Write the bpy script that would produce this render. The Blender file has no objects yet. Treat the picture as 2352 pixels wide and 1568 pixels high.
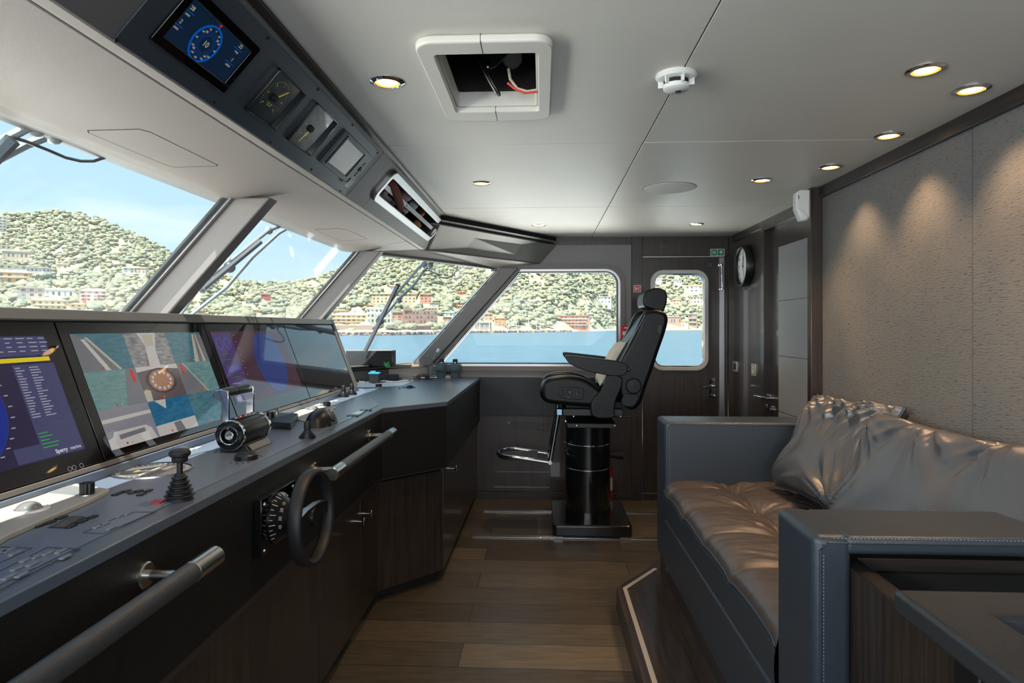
import bpy, math, random
from mathutils import Vector, Matrix, noise
R_ = random.Random(7)
SC = bpy.context.scene
# ------------------------------------------------------------------ camera
F, HX, HY, EYE = 1470.0, 1176.0, 752.0, 1.41
TH = math.atan(69 / F); CT, ST = math.cos(TH), math.sin(TH)
cd = bpy.data.cameras.new('camera'); cam = bpy.data.objects.new('camera', cd)
SC.collection.objects.link(cam); SC.camera = cam
cam.location = (0, 0, EYE); cam.rotation_euler = (math.pi / 2, 0, TH)
cd.sensor_width = 36; cd.lens = F * 36 / 2352; cd.shift_y = -(784 - HY) / 2352
cd.clip_start = .02; cd.clip_end = 6000
# ------------------------------------------------------------------ view, world, sun, fill lamps
vs = SC.view_settings; vs.view_transform = 'Standard'; vs.look = 'None'; vs.exposure = 0.45; vs.gamma = 1; vs.use_curve_mapping = False
SC.render.film_transparent = False
SC.cycles.max_bounces = 8; SC.cycles.transparent_max_bounces = 12; SC.cycles.use_denoising = True
SC.cycles.sample_clamp_indirect = 6.0; SC.cycles.caustics_reflective = False; SC.cycles.caustics_refractive = False
W = bpy.data.worlds.new('sky'); SC.world = W; W.use_nodes = True
nt = W.node_tree; nt.nodes.clear()
o_ = nt.nodes.new('ShaderNodeOutputWorld'); bg = nt.nodes.new('ShaderNodeBackground')
tc = nt.nodes.new('ShaderNodeTexCoord'); sx = nt.nodes.new('ShaderNodeSeparateXYZ'); rp = nt.nodes.new('ShaderNodeValToRGB')
nt.links.new(tc.outputs['Generated'], sx.inputs[0]); nt.links.new(sx.outputs['Z'], rp.inputs[0])
e = rp.color_ramp.elements
e[0].position = 0.0; e[0].color = (.40, .48, .53, 1); e[1].position = 1.0; e[1].color = (.13, .29, .50, 1)
n1 = e.new(.12); n1.color = (.33, .46, .54, 1); n2 = e.new(.4); n2.color = (.24, .40, .52, 1)
mp = nt.nodes.new('ShaderNodeMapping'); mp.inputs['Scale'].default_value = (1.2, 1.2, 7)
nz = nt.nodes.new('ShaderNodeTexNoise'); nz.inputs['Scale'].default_value = 2.3; nz.inputs['Detail'].default_value = 6
nt.links.new(tc.outputs['Generated'], mp.inputs[0]); nt.links.new(mp.outputs[0], nz.inputs[0])
r2 = nt.nodes.new('ShaderNodeValToRGB'); r2.color_ramp.elements[0].position = .52; r2.color_ramp.elements[1].position = .85
mx = nt.nodes.new('ShaderNodeMix'); mx.data_type = 'RGBA'
nt.links.new(nz.outputs[0], r2.inputs[0]); nt.links.new(r2.outputs[0], mx.inputs[0]); nt.links.new(rp.outputs[0], mx.inputs[6])
mx.inputs[7].default_value = (.55, .57, .58, 1); nt.links.new(mx.outputs[2], bg.inputs[0]); bg.inputs[1].default_value = 1.5
nt.links.new(bg.outputs[0], o_.inputs[0])

def lamp(name, kind, loc, direction, energy, color=(1, 1, 1), **kw):
    l = bpy.data.lights.new(name, kind); l.energy = energy; l.color = color
    for k, v in kw.items(): setattr(l, k, v)
    ob = bpy.data.objects.new(name, l); SC.collection.objects.link(ob); ob.location = loc
    ob.rotation_euler = Vector(direction).to_track_quat('-Z', 'Y').to_euler()
    return ob
lamp('sun', 'SUN', (0, 0, 50), (.182, .36, -1), 8.0, (1, .95, .87), angle=.009)
# added fill lamps, out of view beside and behind the camera, brightening the room
lamp('fill_left', 'AREA', (-1.95, -.35, 1.75), (1, .35, .85), 120, (1, .98, .95), shape='RECTANGLE', size=2.2, size_y=1.0)
lamp('fill_rear', 'AREA', (-.2, -1.95, 1.5), (.0, 1, .80), 48, (.97, .97, 1), shape='RECTANGLE', size=2.6, size_y=1.1)
lamp('fill_rear_right', 'AREA', (1.1, -1.95, 1.45), (-.1, 1, .2), 8, (.9, .95, 1), shape='RECTANGLE', size=.5, size_y=.8)
# added fill lamps hidden below the sills, shining up to brighten the ceiling
lamp('foredeck_fill', 'AREA', (-4.5, 1.8, .30), (0, 0, 1), 410, (1, .98, .94), shape='RECTANGLE', size=3.4, size_y=5.8)
lamp('side_deck_fill', 'AREA', (.0, 7.6, .30), (0, 0, 1), 135, (1, .96, .89), shape='RECTANGLE', size=3.0, size_y=2.4)
# ------------------------------------------------------------------ helpers
def lin(c):
    c = c / 255
    return c / 12.92 if c < .04045 else ((c + .055) / 1.055) ** 2.4
def rgb(r, g, b): return (lin(r), lin(g), lin(b), 1)
def ray(px, py):
    u = (px - HX) / F; v = (HY - py) / F
    return Vector((u * CT - ST, u * ST + CT, v))
CAM = Vector((0, 0, EYE))
class Fr:
    "a plane of the room with its own axes; pix() reads a photograph point as a place on that plane"
    def __init__(s, o, x, y):
        s.o = Vector(o); s.x = Vector(x).normalized(); y = Vector(y); s.n = s.x.cross(y).normalized(); s.y = s.n.cross(s.x)
    def w(s, a, b, h=0): return s.o + s.x * a + s.y * b + s.n * h
    def pix(s, px, py, h=0):
        d = ray(px, py); t = ((s.o + s.n * h - CAM).dot(s.n)) / d.dot(s.n); p = CAM + d * t - s.o
        return (p.dot(s.x), p.dot(s.y))
    def at(s, a, b, h=0): f = Fr(s.w(a, b, h), s.x, s.y); return f
    def rot(s, deg):
        c, q = math.cos(math.radians(deg)), math.sin(math.radians(deg)); return Fr(s.o, s.x * c + s.y * q, s.y * c - s.x * q)
def axis(o, d, up=(0, 0, 1)):
    d = Vector(d).normalized(); u = Vector(up)
    if abs(d.dot(u)) > .98: u = Vector((1, 0, 0))
    x = u.cross(d).normalized(); return Fr(o, x, d.cross(x))
WF = Fr((0, 0, 0), (1, 0, 0), (0, 1, 0))
ZC, D, XR = 2.15, 5.27, 1.48
CEIL = Fr((0, 0, ZC), (1, 0, 0), (0, -1, 0))
BACK = Fr((0, D, 0), (1, 0, 0), (0, 0, 1))
RIGHT = Fr((XR, 0, 0), (0, -1, 0), (0, 0, 1))
CLK = Fr((1.55, 0, 0), (0, -1, 0), (0, 0, 1))
CON = Fr((0, 0, 1.0), (0, 1, 0), (-1, 0, 0))
FAS = Fr((-.81, 0, 0), (0, 1, 0), (0, 0, 1))
KM = .93                                           # depth of the monitor bank on the worktop
SCR = Fr((-1.295 * KM, 0, EYE - .41 * KM), (0, 1, 0), (-.17, 0, .45))
OVH = Fr((-.822, 0, 1.958), (0, 1, 0), (.168, 0, .192))

def rrect(a0, a1, b0, b1, r, n=6):
    if a0 > a1: a0, a1 = a1, a0
    if b0 > b1: b0, b1 = b1, b0
    r = min(r, (a1 - a0) / 2, (b1 - b0) / 2); P = []
    for cx, cy, s in ((a1 - r, b1 - r, 0), (a0 + r, b1 - r, 90), (a0 + r, b0 + r, 180), (a1 - r, b0 + r, 270)):
        for i in range(n + 1):
            t = math.radians(s + 90 * i / n); P.append((cx + r * math.cos(t), cy + r * math.sin(t)))
    return P
class MB:
    def __init__(s, fr=WF): s.fr = fr; s.v = []; s.f = []; s.m = []; s.mi = 0; s.sm = []; s.smooth = False
    def add(s, pts, faces, fr=None):
        fr = fr or s.fr; k = len(s.v); s.v += [fr.w(*p) for p in pts]
        for f in faces: s.f.append([i + k for i in f]); s.m.append(s.mi); s.sm.append(s.smooth)
        return s
    def box(s, a0, a1, b0, b1, h0, h1, fr=None):
        a0, a1 = sorted((a0, a1)); b0, b1 = sorted((b0, b1)); h0, h1 = sorted((h0, h1))
        return s.add([(a, b, h) for h in (h0, h1) for b in (b0, b1) for a in (a0, a1)],
                     [(0, 2, 3, 1), (4, 5, 7, 6), (0, 1, 5, 4), (2, 6, 7, 3), (0, 4, 6, 2), (1, 3, 7, 5)], fr)
    def prism(s, P, h0, h1, fr=None):
        ar = sum(P[i][0] * P[(i + 1) % len(P)][1] - P[(i + 1) % len(P)][0] * P[i][1] for i in range(len(P)))
        if ar < 0: P = P[::-1]
        if h0 > h1: h0, h1 = h1, h0
        n = len(P)
        return s.add([(a, b, h0) for a, b in P] + [(a, b, h1) for a, b in P],
                     [list(range(n))[::-1], list(range(n, 2 * n))] + [(i, (i + 1) % n, n + (i + 1) % n, n + i) for i in range(n)], fr)
    def flat(s, P, h=0, fr=None):
        ar = sum(P[i][0] * P[(i + 1) % len(P)][1] - P[(i + 1) % len(P)][0] * P[i][1] for i in range(len(P)))
        if ar < 0: P = P[::-1]
        return s.add([(a, b, h) for a, b in P], [list(range(len(P)))], fr)
    def ring(s, O, I, h0, h1, fr=None):
        n = len(O); V = [(a, b, h0) for a, b in O] + [(a, b, h0) for a, b in I] + [(a, b, h1) for a, b in O] + [(a, b, h1) for a, b in I]
        Fa = []
        for i in range(n):
            j = (i + 1) % n
            Fa += [(i, i + n, j + n, j), (i + 2 * n, j + 2 * n, j + 3 * n, i + 3 * n), (i, j, j + 2 * n, i + 2 * n), (i + n, i + 3 * n, j + 3 * n, j + n)]
        return s.add(V, Fa, fr)
    def rframe(s, a0, a1, b0, b1, w, r, h0, h1, fr=None, n=6):
        return s.ring(rrect(a0, a1, b0, b1, r, n), rrect(a0 + w, a1 - w, b0 + w, b1 - w, max(r - w, .002), n), h0, h1, fr)
    def holed(s, a0, a1, b0, b1, c0, c1, d0, d1, h0, h1, fr=None):
        "rectangular slab with a rectangular hole c0..c1 x d0..d1"
        return s.ring([(a0, b0), (a1, b0), (a1, b1), (a0, b1)], [(c0, d0), (c1, d0), (c1, d1), (c0, d1)], h0, h1, fr)
    def lathe(s, prof, seg=28, fr=None, a=0, b=0, sy=1):
        V = []; Fa = []; n = len(prof)
        for i in range(seg):
            t = 2 * math.pi * i / seg
            for r, h in prof: V.append((a + r * math.cos(t), b + r * sy * math.sin(t), h))
        for i in range(seg):
            j = (i + 1) % seg
            for k in range(n - 1): Fa.append((i * n + k, j * n + k, j * n + k + 1, i * n + k + 1))
        return s.add(V, Fa, fr)
    def tube(s, path, r, seg=10, cap=True, up=(0, 0, 1), flat=1.0):
        P = [Vector(p) for p in path]; k = len(s.v); n = len(P)
        for i, p in enumerate(P):
            d = (P[min(i + 1, n - 1)] - P[max(i - 1, 0)]).normalized(); u = Vector(up)
            if abs(d.dot(u)) > .97: u = Vector((1, .1, 0))
            x = u.cross(d).normalized(); y = d.cross(x); rr = r[i] if isinstance(r, (list, tuple)) else r
            for q in range(seg):
                t = 2 * math.pi * q / seg; s.v.append(p + x * rr * math.cos(t) + y * rr * flat * math.sin(t))
        for i in range(n - 1):
            for q in range(seg):
                w = (q + 1) % seg; s.f.append([k + i * seg + q, k + i * seg + w, k + (i + 1) * seg + w, k + (i + 1) * seg + q]); s.m.append(s.mi); s.sm.append(True)
        if cap:
            s.f.append([k + q for q in range(seg)][::-1]); s.m.append(s.mi); s.sm.append(False)
            s.f.append([k + (n - 1) * seg + q for q in range(seg)]); s.m.append(s.mi); s.sm.append(False)
        return s
    def grid(s, nu, nv, fn, fr=None, wrap=False):
        V = [fn(i / nu, j / nv) for j in range(nv + 1) for i in range(nu + 1)]
        Fa = [(j * (nu + 1) + i, j * (nu + 1) + i + 1, (j + 1) * (nu + 1) + i + 1, (j + 1) * (nu + 1) + i) for j in range(nv) for i in range(nu)]
        return s.add(V, Fa, fr)
    def ball(s, c, r, fr=None, n=12, sc=(1, 1, 1)):
        V = []; Fa = []
        for j in range(n + 1):
            p = math.pi * j / n
            for i in range(2 * n):
                t = math.pi * i / n
                V.append((c[0] + r * sc[0] * math.sin(p) * math.cos(t), c[1] + r * sc[1] * math.sin(p) * math.sin(t), c[2] - r * sc[2] * math.cos(p)))
        for j in range(n):
            for i in range(2 * n):
                k = (i + 1) % (2 * n); Fa.append((j * 2 * n + i, j * 2 * n + k, (j + 1) * 2 * n + k, (j + 1) * 2 * n + i))
        return s.add(V, Fa, fr)
def tag(o, label=None, cat=None, group=None, kind=None):
    if label: o['label'] = label
    if cat: o['category'] = cat
    if group: o['group'] = group
    if kind: o['kind'] = kind
    return o
def wloc(p):
    v = Vector((0, 0, 0))
    while p: v = v + p.location; p = p.parent
    return v
def obj(name, mb, mats, parent=None, bevel=0, seg=2, ang=35, label=None, cat=None, group=None, kind=None, sub=0, thick=0, origin=None):
    me = bpy.data.meshes.new(name)
    base = wloc(parent) if parent else None
    if base is None:
        if origin is not None: base = Vector(origin)
        else:
            xs = [v.x for v in mb.v]; ys = [v.y for v in mb.v]; base = Vector(((min(xs) + max(xs)) / 2, (min(ys) + max(ys)) / 2, min(v.z for v in mb.v)))
            if kind == 'structure': base = Vector((0, 0, 0))
    me.from_pydata([v - base for v in mb.v], [], mb.f)
    if not isinstance(mats, (list, tuple)): mats = [mats]
    for m in mats: me.materials.append(m)
    me.polygons.foreach_set('material_index', mb.m)
    me.validate(); me.update()
    if ang is not None and ang > 0:
        me.polygons.foreach_set('use_smooth', [True] * len(me.polygons)); me.set_sharp_from_angle(angle=math.radians(ang))
    o = bpy.data.objects.new(name, me); SC.collection.objects.link(o)
    if parent: o.parent = parent
    else: o.location = base
    if thick:
        m = o.modifiers.new('thick', 'SOLIDIFY'); m.thickness = thick; m.offset = 0
    if bevel:
        m = o.modifiers.new('bevel', 'BEVEL'); m.width = bevel; m.segments = seg; m.limit_method = 'ANGLE'; m.angle_limit = math.radians(32); m.harden_normals = False
    if sub:
        m = o.modifiers.new('sub', 'SUBSURF'); m.levels = sub; m.render_levels = sub
    return tag(o, label, cat, group, kind)
def thing(name, loc, label, cat, group=None, kind=None):
    o = bpy.data.objects.new(name, None); SC.collection.objects.link(o); o.location = loc; o.empty_display_size = .05
    return tag(o, label, cat, group, kind)
def copytree(o, parent=None):
    c = o.copy(); SC.collection.objects.link(c); c.parent = parent
    for ch in list(o.children): copytree(ch, c)
    return c
def text(s, fr, a, b, size, m, parent, h=.0008, rot=0, name='lettering', align='CENTER', ex=0.0002, bold=0):
    cu = bpy.data.curves.new(name, 'FONT'); cu.body = s; cu.size = size; cu.align_x = align; cu.align_y = 'CENTER'; cu.extrude = ex; cu.resolution_u = 2; cu.offset = bold
    cu.materials.append(m); o = bpy.data.objects.new(name, cu); SC.collection.objects.link(o)
    f = fr.rot(rot); M = Matrix((f.x, f.y, f.n)).transposed().to_4x4(); o.rotation_euler = M.to_euler()
    o.parent = parent; o.location = fr.w(a, b, h) - wloc(parent); return o
# ------------------------------------------------------------------ materials
def mat(name, col, rough=.5, metal=0, spec=.5, var=0, vscale=8, stretch=None, bump=0, bscale=60, coat=0, emit=0, ecol=None, col2=None, alpha=1, sheen=0, detail=4, bstretch=None):
    m = bpy.data.materials.new(name); m.use_nodes = True; n = m.node_tree; b = n.nodes['Principled BSDF']
    b.inputs['Base Color'].default_value = col; b.inputs['Roughness'].default_value = rough; b.inputs['Metallic'].default_value = metal
    b.inputs['Specular IOR Level'].default_value = spec; b.inputs['Coat Weight'].default_value = coat; b.inputs['Coat Roughness'].default_value = .04
    if emit: b.inputs['Emission Color'].default_value = ecol or col; b.inputs['Emission Strength'].default_value = emit
    def coord(st):
        t = n.nodes.new('ShaderNodeNewGeometry'); mp = n.nodes.new('ShaderNodeMapping'); mp.inputs['Scale'].default_value = st or (1, 1, 1)
        n.links.new(t.outputs['Position'], mp.inputs[0]); return mp.outputs[0]
    if var or col2:
        nz = n.nodes.new('ShaderNodeTexNoise'); nz.inputs['Scale'].default_value = vscale; nz.inputs['Detail'].default_value = detail
        n.links.new(coord(stretch), nz.inputs[0]); cr = n.nodes.new('ShaderNodeValToRGB'); cr.color_ramp.elements[0].position = .3; cr.color_ramp.elements[1].position = .7
        c2 = col2 or tuple(min(1, c * (1 + var)) for c in col[:3]) + (1,); c1 = col if col2 else tuple(c * (1 - var) for c in col[:3]) + (1,)
        cr.color_ramp.elements[0].color = c1; cr.color_ramp.elements[1].color = c2
        n.links.new(nz.outputs[0], cr.inputs[0]); n.links.new(cr.outputs[0], b.inputs['Base Color'])
    if bump:
        nb = n.nodes.new('ShaderNodeTexNoise'); nb.inputs['Scale'].default_value = bscale; nb.inputs['Detail'].default_value = 5
        n.links.new(coord(bstretch), nb.inputs[0]); bn = n.nodes.new('ShaderNodeBump'); bn.inputs['Strength'].default_value = bump; bn.inputs['Distance'].default_value = .004
        n.links.new(nb.outputs[0], bn.inputs['Height']); n.links.new(bn.outputs[0], b.inputs['Normal'])
    return m
def emis(name, col, s=1.0, rough=.06):
    m = mat(name, (.004, .004, .005, 1), rough); b = m.node_tree.nodes['Principled BSDF']
    b.inputs['Emission Color'].default_value = col; b.inputs['Emission Strength'].default_value = s * .62; return m
def glassmat(name, tint=(.96, .985, .98, 1), refl=1.0, dust_haze=.0):
    m = bpy.data.materials.new(name); m.use_nodes = True; n = m.node_tree; n.nodes.clear()
    o = n.nodes.new('ShaderNodeOutputMaterial'); t = n.nodes.new('ShaderNodeBsdfTransparent'); g = n.nodes.new('ShaderNodeBsdfGlossy'); fz = n.nodes.new('ShaderNodeLayerWeight')
    t.inputs[0].default_value = tint; g.inputs['Roughness'].default_value = .0; fz.inputs[0].default_value = .5
    ma = n.nodes.new('ShaderNodeMath'); ma.operation = 'MULTIPLY'; ma.inputs[1].default_value = refl
    x = n.nodes.new('ShaderNodeMixShader'); pw = n.nodes.new('ShaderNodeMath'); pw.operation = 'POWER'; pw.inputs[1].default_value = 4; pa = n.nodes.new('ShaderNodeMath'); pa.operation = 'ADD'; pa.inputs[1].default_value = .04; n.links.new(fz.outputs['Facing'], pw.inputs[0]); n.links.new(pw.outputs[0], pa.inputs[0]); n.links.new(pa.outputs[0], ma.inputs[0]); n.links.new(ma.outputs[0], x.inputs[0]); n.links.new(t.outputs[0], x.inputs[1]); n.links.new(g.outputs[0], x.inputs[2])
    if dust_haze:  # dusty film on the panes, doubling as a painted haze over the hills
        d = n.nodes.new('ShaderNodeBsdfTranslucent'); d.inputs[0].default_value = (.8, .82, .85, 1); df = n.nodes.new('ShaderNodeBsdfDiffuse'); df.inputs[0].default_value = (.8, .82, .85, 1)
        ad = n.nodes.new('ShaderNodeMixShader'); ad.inputs[0].default_value = .5; n.links.new(d.outputs[0], ad.inputs[1]); n.links.new(df.outputs[0], ad.inputs[2])
        nz = n.nodes.new('ShaderNodeTexNoise'); nz.inputs['Scale'].default_value = 1.7; nz.inputs['Detail'].default_value = 5; mr = n.nodes.new('ShaderNodeMapRange')
        mr.inputs[1].default_value = .35; mr.inputs[2].default_value = .75; mr.inputs[3].default_value = dust_haze * .4; mr.inputs[4].default_value = dust_haze * 1.6
        n.links.new(nz.outputs[0], mr.inputs[0]); y = n.nodes.new('ShaderNodeMixShader'); n.links.new(mr.outputs[0], y.inputs[0]); n.links.new(x.outputs[0], y.inputs[1]); n.links.new(ad.outputs[0], y.inputs[2]); x = y
    n.links.new(x.outputs[0], o.inputs[0]); return m
M = dict(
    ceil=mat('ceiling_leather', rgb(212, 209, 200), .42, var=.02, vscale=3, bump=.12, bscale=500),
    soffit=mat('soffit_leather', rgb(170, 162, 154), .5, bump=.1, bscale=500),
    dark=mat('dark_gap', rgb(22, 21, 21), .8), black=mat('black_plastic', rgb(22, 23, 25), .38), blackm=mat('black_matte', rgb(18, 19, 20), .6),
    gloss=mat('gloss_black', rgb(9, 9, 11), .06, coat=.3), rubber=mat('black_rubber', rgb(26, 27, 29), .55),
    wood=mat('dark_wenge_veneer', rgb(36, 30, 27), .36, col2=rgb(60, 50, 44), vscale=9, stretch=(9, 9, .35), coat=.3, bump=.08, bscale=40, bstretch=(9, 9, .4), detail=8),
    woodh=mat('dark_veneer_lying', rgb(33, 28, 26), .36, col2=rgb(52, 44, 40), vscale=9, stretch=(9, .35, 9), detail=8, bump=.15, bscale=40, bstretch=(9, .4, 9)),
    woodx=mat('dark_veneer_cross', rgb(40, 34, 31), .4, col2=rgb(62, 53, 48), vscale=9, stretch=(.35, 9, 9), detail=8),
    grey=mat('grey_leather_panel', rgb(128, 126, 125), .5, bump=.15, bscale=400),
    greyd=mat('taupe_trim', rgb(108, 102, 97), .42), mull=mat('mullion_leather', rgb(118, 112, 109), .45, bump=.08, bscale=500),
    navy=mat('navy_leather', rgb(36, 42, 48), .48, bump=.3, bscale=300), contop=mat('console_leather', rgb(88, 97, 110), .30, bump=.12, bscale=350),
    conmet=mat('console_panel_metal', rgb(104, 116, 134), .28, spec=.6), fascia=mat('console_fascia_leather', rgb(15, 16, 18), .5, bump=.4, bscale=260),
    ovp=mat('overhead_plate', rgb(58, 64, 72), .4), ovh=mat('overhead_leather', rgb(104, 101, 100), .5, bump=.12, bscale=400),
    steel=mat('brushed_steel', rgb(190, 188, 184), .25, 1), chrome=mat('chrome', rgb(215, 218, 222), .06, 1), alu=mat('satin_aluminium', rgb(180, 180, 180), .35, 1),
    white=mat('white_plastic', rgb(222, 222, 218), .35), cream=mat('cream_frame', rgb(214, 211, 202), .4), greyp=mat('grey_plastic', rgb(120, 122, 124), .4),
    sofa=mat('grey_sofa_leather', rgb(52, 61, 71), .36, bump=.25, bscale=420, spec=.6), seat=mat('brown_grey_leather', rgb(82, 75, 72), .26, bump=.2, bscale=420, spec=.6),
    stitch=mat('blue_thread', rgb(110, 135, 160), .6), chair=mat('black_leather', rgb(13, 14, 17), .36, bump=.2, bscale=300, spec=.3),
    carbon=mat('carbon_fibre', rgb(20, 22, 24), .14, var=.5, vscale=260, coat=.6), red=mat('red_plastic', rgb(205, 30, 38), .35), green=mat('sign_green', rgb(20, 120, 80), .5),
    chart=mat('pillow_fabric', rgb(182, 186, 176), .85, var=.12, vscale=40, bump=.5, bscale=200), glass=glassmat('window_glass', refl=.10, dust_haze=.03),
    lglass=glassmat('windscreen_glass', refl=.12, dust_haze=.035),
)
def wall_fabric():
    m = bpy.data.materials.new('textured_wallcovering'); m.use_nodes = True; n = m.node_tree; b = n.nodes['Principled BSDF']; b.inputs['Roughness'].default_value = .5; b.inputs['Specular IOR Level'].default_value = .5
    g = n.nodes.new('ShaderNodeNewGeometry')
    def ns(sc, scale, det=4):
        mp = n.nodes.new('ShaderNodeMapping'); mp.inputs['Scale'].default_value = sc; z = n.nodes.new('ShaderNodeTexNoise'); z.inputs['Scale'].default_value = scale; z.inputs['Detail'].default_value = det
        n.links.new(g.outputs['Position'], mp.inputs[0]); n.links.new(mp.outputs[0], z.inputs[0]); return z.outputs[0]
    fleck = ns((1, 1, 6.5), 40, 2); big = ns((1, 1, .5), 3, 3); fine = ns((1, 1, 1), 120, 3)
    cr = n.nodes.new('ShaderNodeValToRGB'); E = cr.color_ramp.elements; E[0].position = .30; E[0].color = rgb(84, 82, 80); E[1].position = .42; E[1].color = rgb(122, 121, 120)
    n.links.new(fleck, cr.inputs[0]); c2 = n.nodes.new('ShaderNodeValToRGB'); c2.color_ramp.elements[0].position = .35; c2.color_ramp.elements[0].color = (.8, .84, .88, 1); c2.color_ramp.elements[1].position = .65; c2.color_ramp.elements[1].color = (1.0, .97, .92, 1)
    n.links.new(big, c2.inputs[0]); mx = n.nodes.new('ShaderNodeMix'); mx.data_type = 'RGBA'; mx.blend_type = 'MULTIPLY'; mx.inputs[0].default_value = 1
    n.links.new(cr.outputs[0], mx.inputs[6]); n.links.new(c2.outputs[0], mx.inputs[7]); n.links.new(mx.outputs[2], b.inputs['Base Color'])
    bn = n.nodes.new('ShaderNodeBump'); bn.inputs['Strength'].default_value = .5; bn.inputs['Distance'].default_value = .004; n.links.new(fleck, bn.inputs['Height']); n.links.new(bn.outputs[0], b.inputs['Normal']); return m
def floor_mat():
    m = bpy.data.materials.new('oak_plank_floor'); m.use_nodes = True; n = m.node_tree; b = n.nodes['Principled BSDF']; b.inputs['Roughness'].default_value = .42
    g = n.nodes.new('ShaderNodeNewGeometry'); mp = n.nodes.new('ShaderNodeMapping'); mp.inputs['Location'].default_value = (.35, .02, 0)
    br = n.nodes.new('ShaderNodeTexBrick'); br.inputs['Scale'].default_value = 1; br.inputs['Brick Width'].default_value = 1.35; br.inputs['Row Height'].default_value = .205; br.inputs['Mortar Size'].default_value = .0018
    br.offset = .37; br.inputs['Color1'].default_value = rgb(68, 63, 53); br.inputs['Color2'].default_value = rgb(108, 100, 84); br.inputs['Mortar'].default_value = rgb(24, 20, 17); br.inputs['Mortar Smooth'].default_value = .1
    n.links.new(g.outputs['Position'], mp.inputs[0]); n.links.new(mp.outputs[0], br.inputs[0])
    m2 = n.nodes.new('ShaderNodeMapping'); m2.inputs['Scale'].default_value = (1.2, 14, 1); z = n.nodes.new('ShaderNodeTexNoise'); z.inputs['Scale'].default_value = 5; z.inputs['Detail'].default_value = 8; z.inputs['Distortion'].default_value = .6
    n.links.new(g.outputs['Position'], m2.inputs[0]); n.links.new(m2.outputs[0], z.inputs[0]); cr = n.nodes.new('ShaderNodeValToRGB'); cr.color_ramp.elements[0].position = .3; cr.color_ramp.elements[0].color = (.62, .62, .62, 1); cr.color_ramp.elements[1].position = .7; cr.color_ramp.elements[1].color = (1.15, 1.12, 1.08, 1)
    n.links.new(z.outputs[0], cr.inputs[0]); mx = n.nodes.new('ShaderNodeMix'); mx.data_type = 'RGBA'; mx.blend_type = 'MULTIPLY'; mx.inputs[0].default_value = 1
    n.links.new(br.outputs[0], mx.inputs[6]); n.links.new(cr.outputs[0], mx.inputs[7]); n.links.new(mx.outputs[2], b.inputs['Base Color'])
    bn = n.nodes.new('ShaderNodeBump'); bn.inputs['Strength'].default_value = .25; bn.inputs['Distance'].default_value = .003; n.links.new(z.outputs[0], bn.inputs['Height']); n.links.new(bn.outputs[0], b.inputs['Normal']); return m
M['fabric'] = wall_fabric(); M['floor'] = floor_mat()
# ================================================================== THE SETTING
XH, XS, ZH, ZS = -1.17, -1.85, 1.89, 1.115        # windscreen header / sill
YN = -1.6                                          # wall behind the camera
ST_ = dict(kind='structure')
obj('floor', MB().box(-1.2, 1.75, YN, D + .05, -.06, 0), M['floor'], **ST_)
# ceiling: leather covered panels with open joints, one hole for the hatch
HA = (-.284, -.012, 1.68, 2.13)
m = MB(); g = .0022; z0, z1 = ZC, ZC + .018
m.holed(-.645, .405 - g, YN, 2.582 - g, *HA, z0, z1); m.box(.405 + g, 1.75, YN, 2.582 - g, z0, z1)
m.box(-.645, .405 - g, 2.582 + g, 3.95 - g, z0, z1); m.box(.405 + g, 1.75, 2.582 + g, 3.95 - g, z0, z1)
m.prism([(-.645, 3.95 + g), (.405 - g, 3.95 + g), (.405 - g, D), (.12, D), (-.645, 4.24)], z0, z1); m.box(.405 + g, 1.75, 3.95 + g, D, z0, z1)
obj('ceiling', m, M['ceil'], bevel=.0015, **ST_)
m = MB(); m.holed(-1.2, 1.8, YN - .1, D + .35, *HA, ZC + .02, ZC + .06); m.box(-.5, .2, 1.4, 2.4, ZC + .4, ZC + .44)
for q in ((-.5, HA[0] - .01, 1.4, 2.4), (HA[1] + .01, .2, 1.4, 2.4), (-.5, .2, 1.4, HA[2] - .01), (-.5, .2, HA[3] + .01, 2.4)): m.box(*q, ZC + .06, ZC + .4)
obj('ceiling_deck', m, M['woodh'], **ST_)
# soffit over the windscreen and its turned end, with seams
m = MB()
ys = [YN, .75, 2.42, 3.98]
ZI = 1.952
def slope(m, y0, y1, x0=XH - .03, x1=-.852, z0=ZH - .004, z1=ZI, t=.02):
    m.add([(x0, y0, z0), (x1, y0, z1), (x1, y1, z1), (x0, y1, z0), (x0, y0, z0 + t), (x1, y0, z1 + t), (x1, y1, z1 + t), (x0, y1, z0 + t)], [(3, 2, 1, 0), (4, 5, 6, 7), (0, 1, 5, 4), (1, 2, 6, 5), (2, 3, 7, 6), (3, 0, 4, 7)])
for i in range(3): slope(m, ys[i] + .0015, ys[i + 1] - .0015)
H2, H3 = (XH, 3.92), (-.36, D + .02)
V = [(XH - .03, 3.983, ZH - .004), (-.852, 3.983, ZI), (-.852, 4.46, ZI), (.0, D + .03, 1.935), (-.38, D + .06, ZH), (XH - .03, 4.02, ZH - .004)]; m.add(V + [(x, y, z + .02) for x, y, z in V], [(0, 5, 1), (5, 2, 1), (5, 4, 2), (4, 3, 2), (6, 7, 11), (11, 7, 8), (11, 8, 10), (10, 8, 9)] + [(i, (i + 1) % 6, 6 + (i + 1) % 6, 6 + i) for i in range(6)])
obj('trim_1', m, M['soffit'], bevel=.002, **ST_)
m = MB(); slope(m, YN, 4.50, -.849, -.820, ZI + .001, 1.957, .015); obj('trim_2', m, M['soffit'], bevel=.003, **ST_)
m = MB(); m.box(XH - .09, XH - .032, YN, 4.0, ZH + .002, ZC + .05)
m.prism([(XH - .09, 4.0), (XH - .032, 3.98), (-.36, D + .04), (-.36, D + .14)], ZH + .002, ZC + .05)
obj('wall_front', m, M['greyd'], **ST_)
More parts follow.
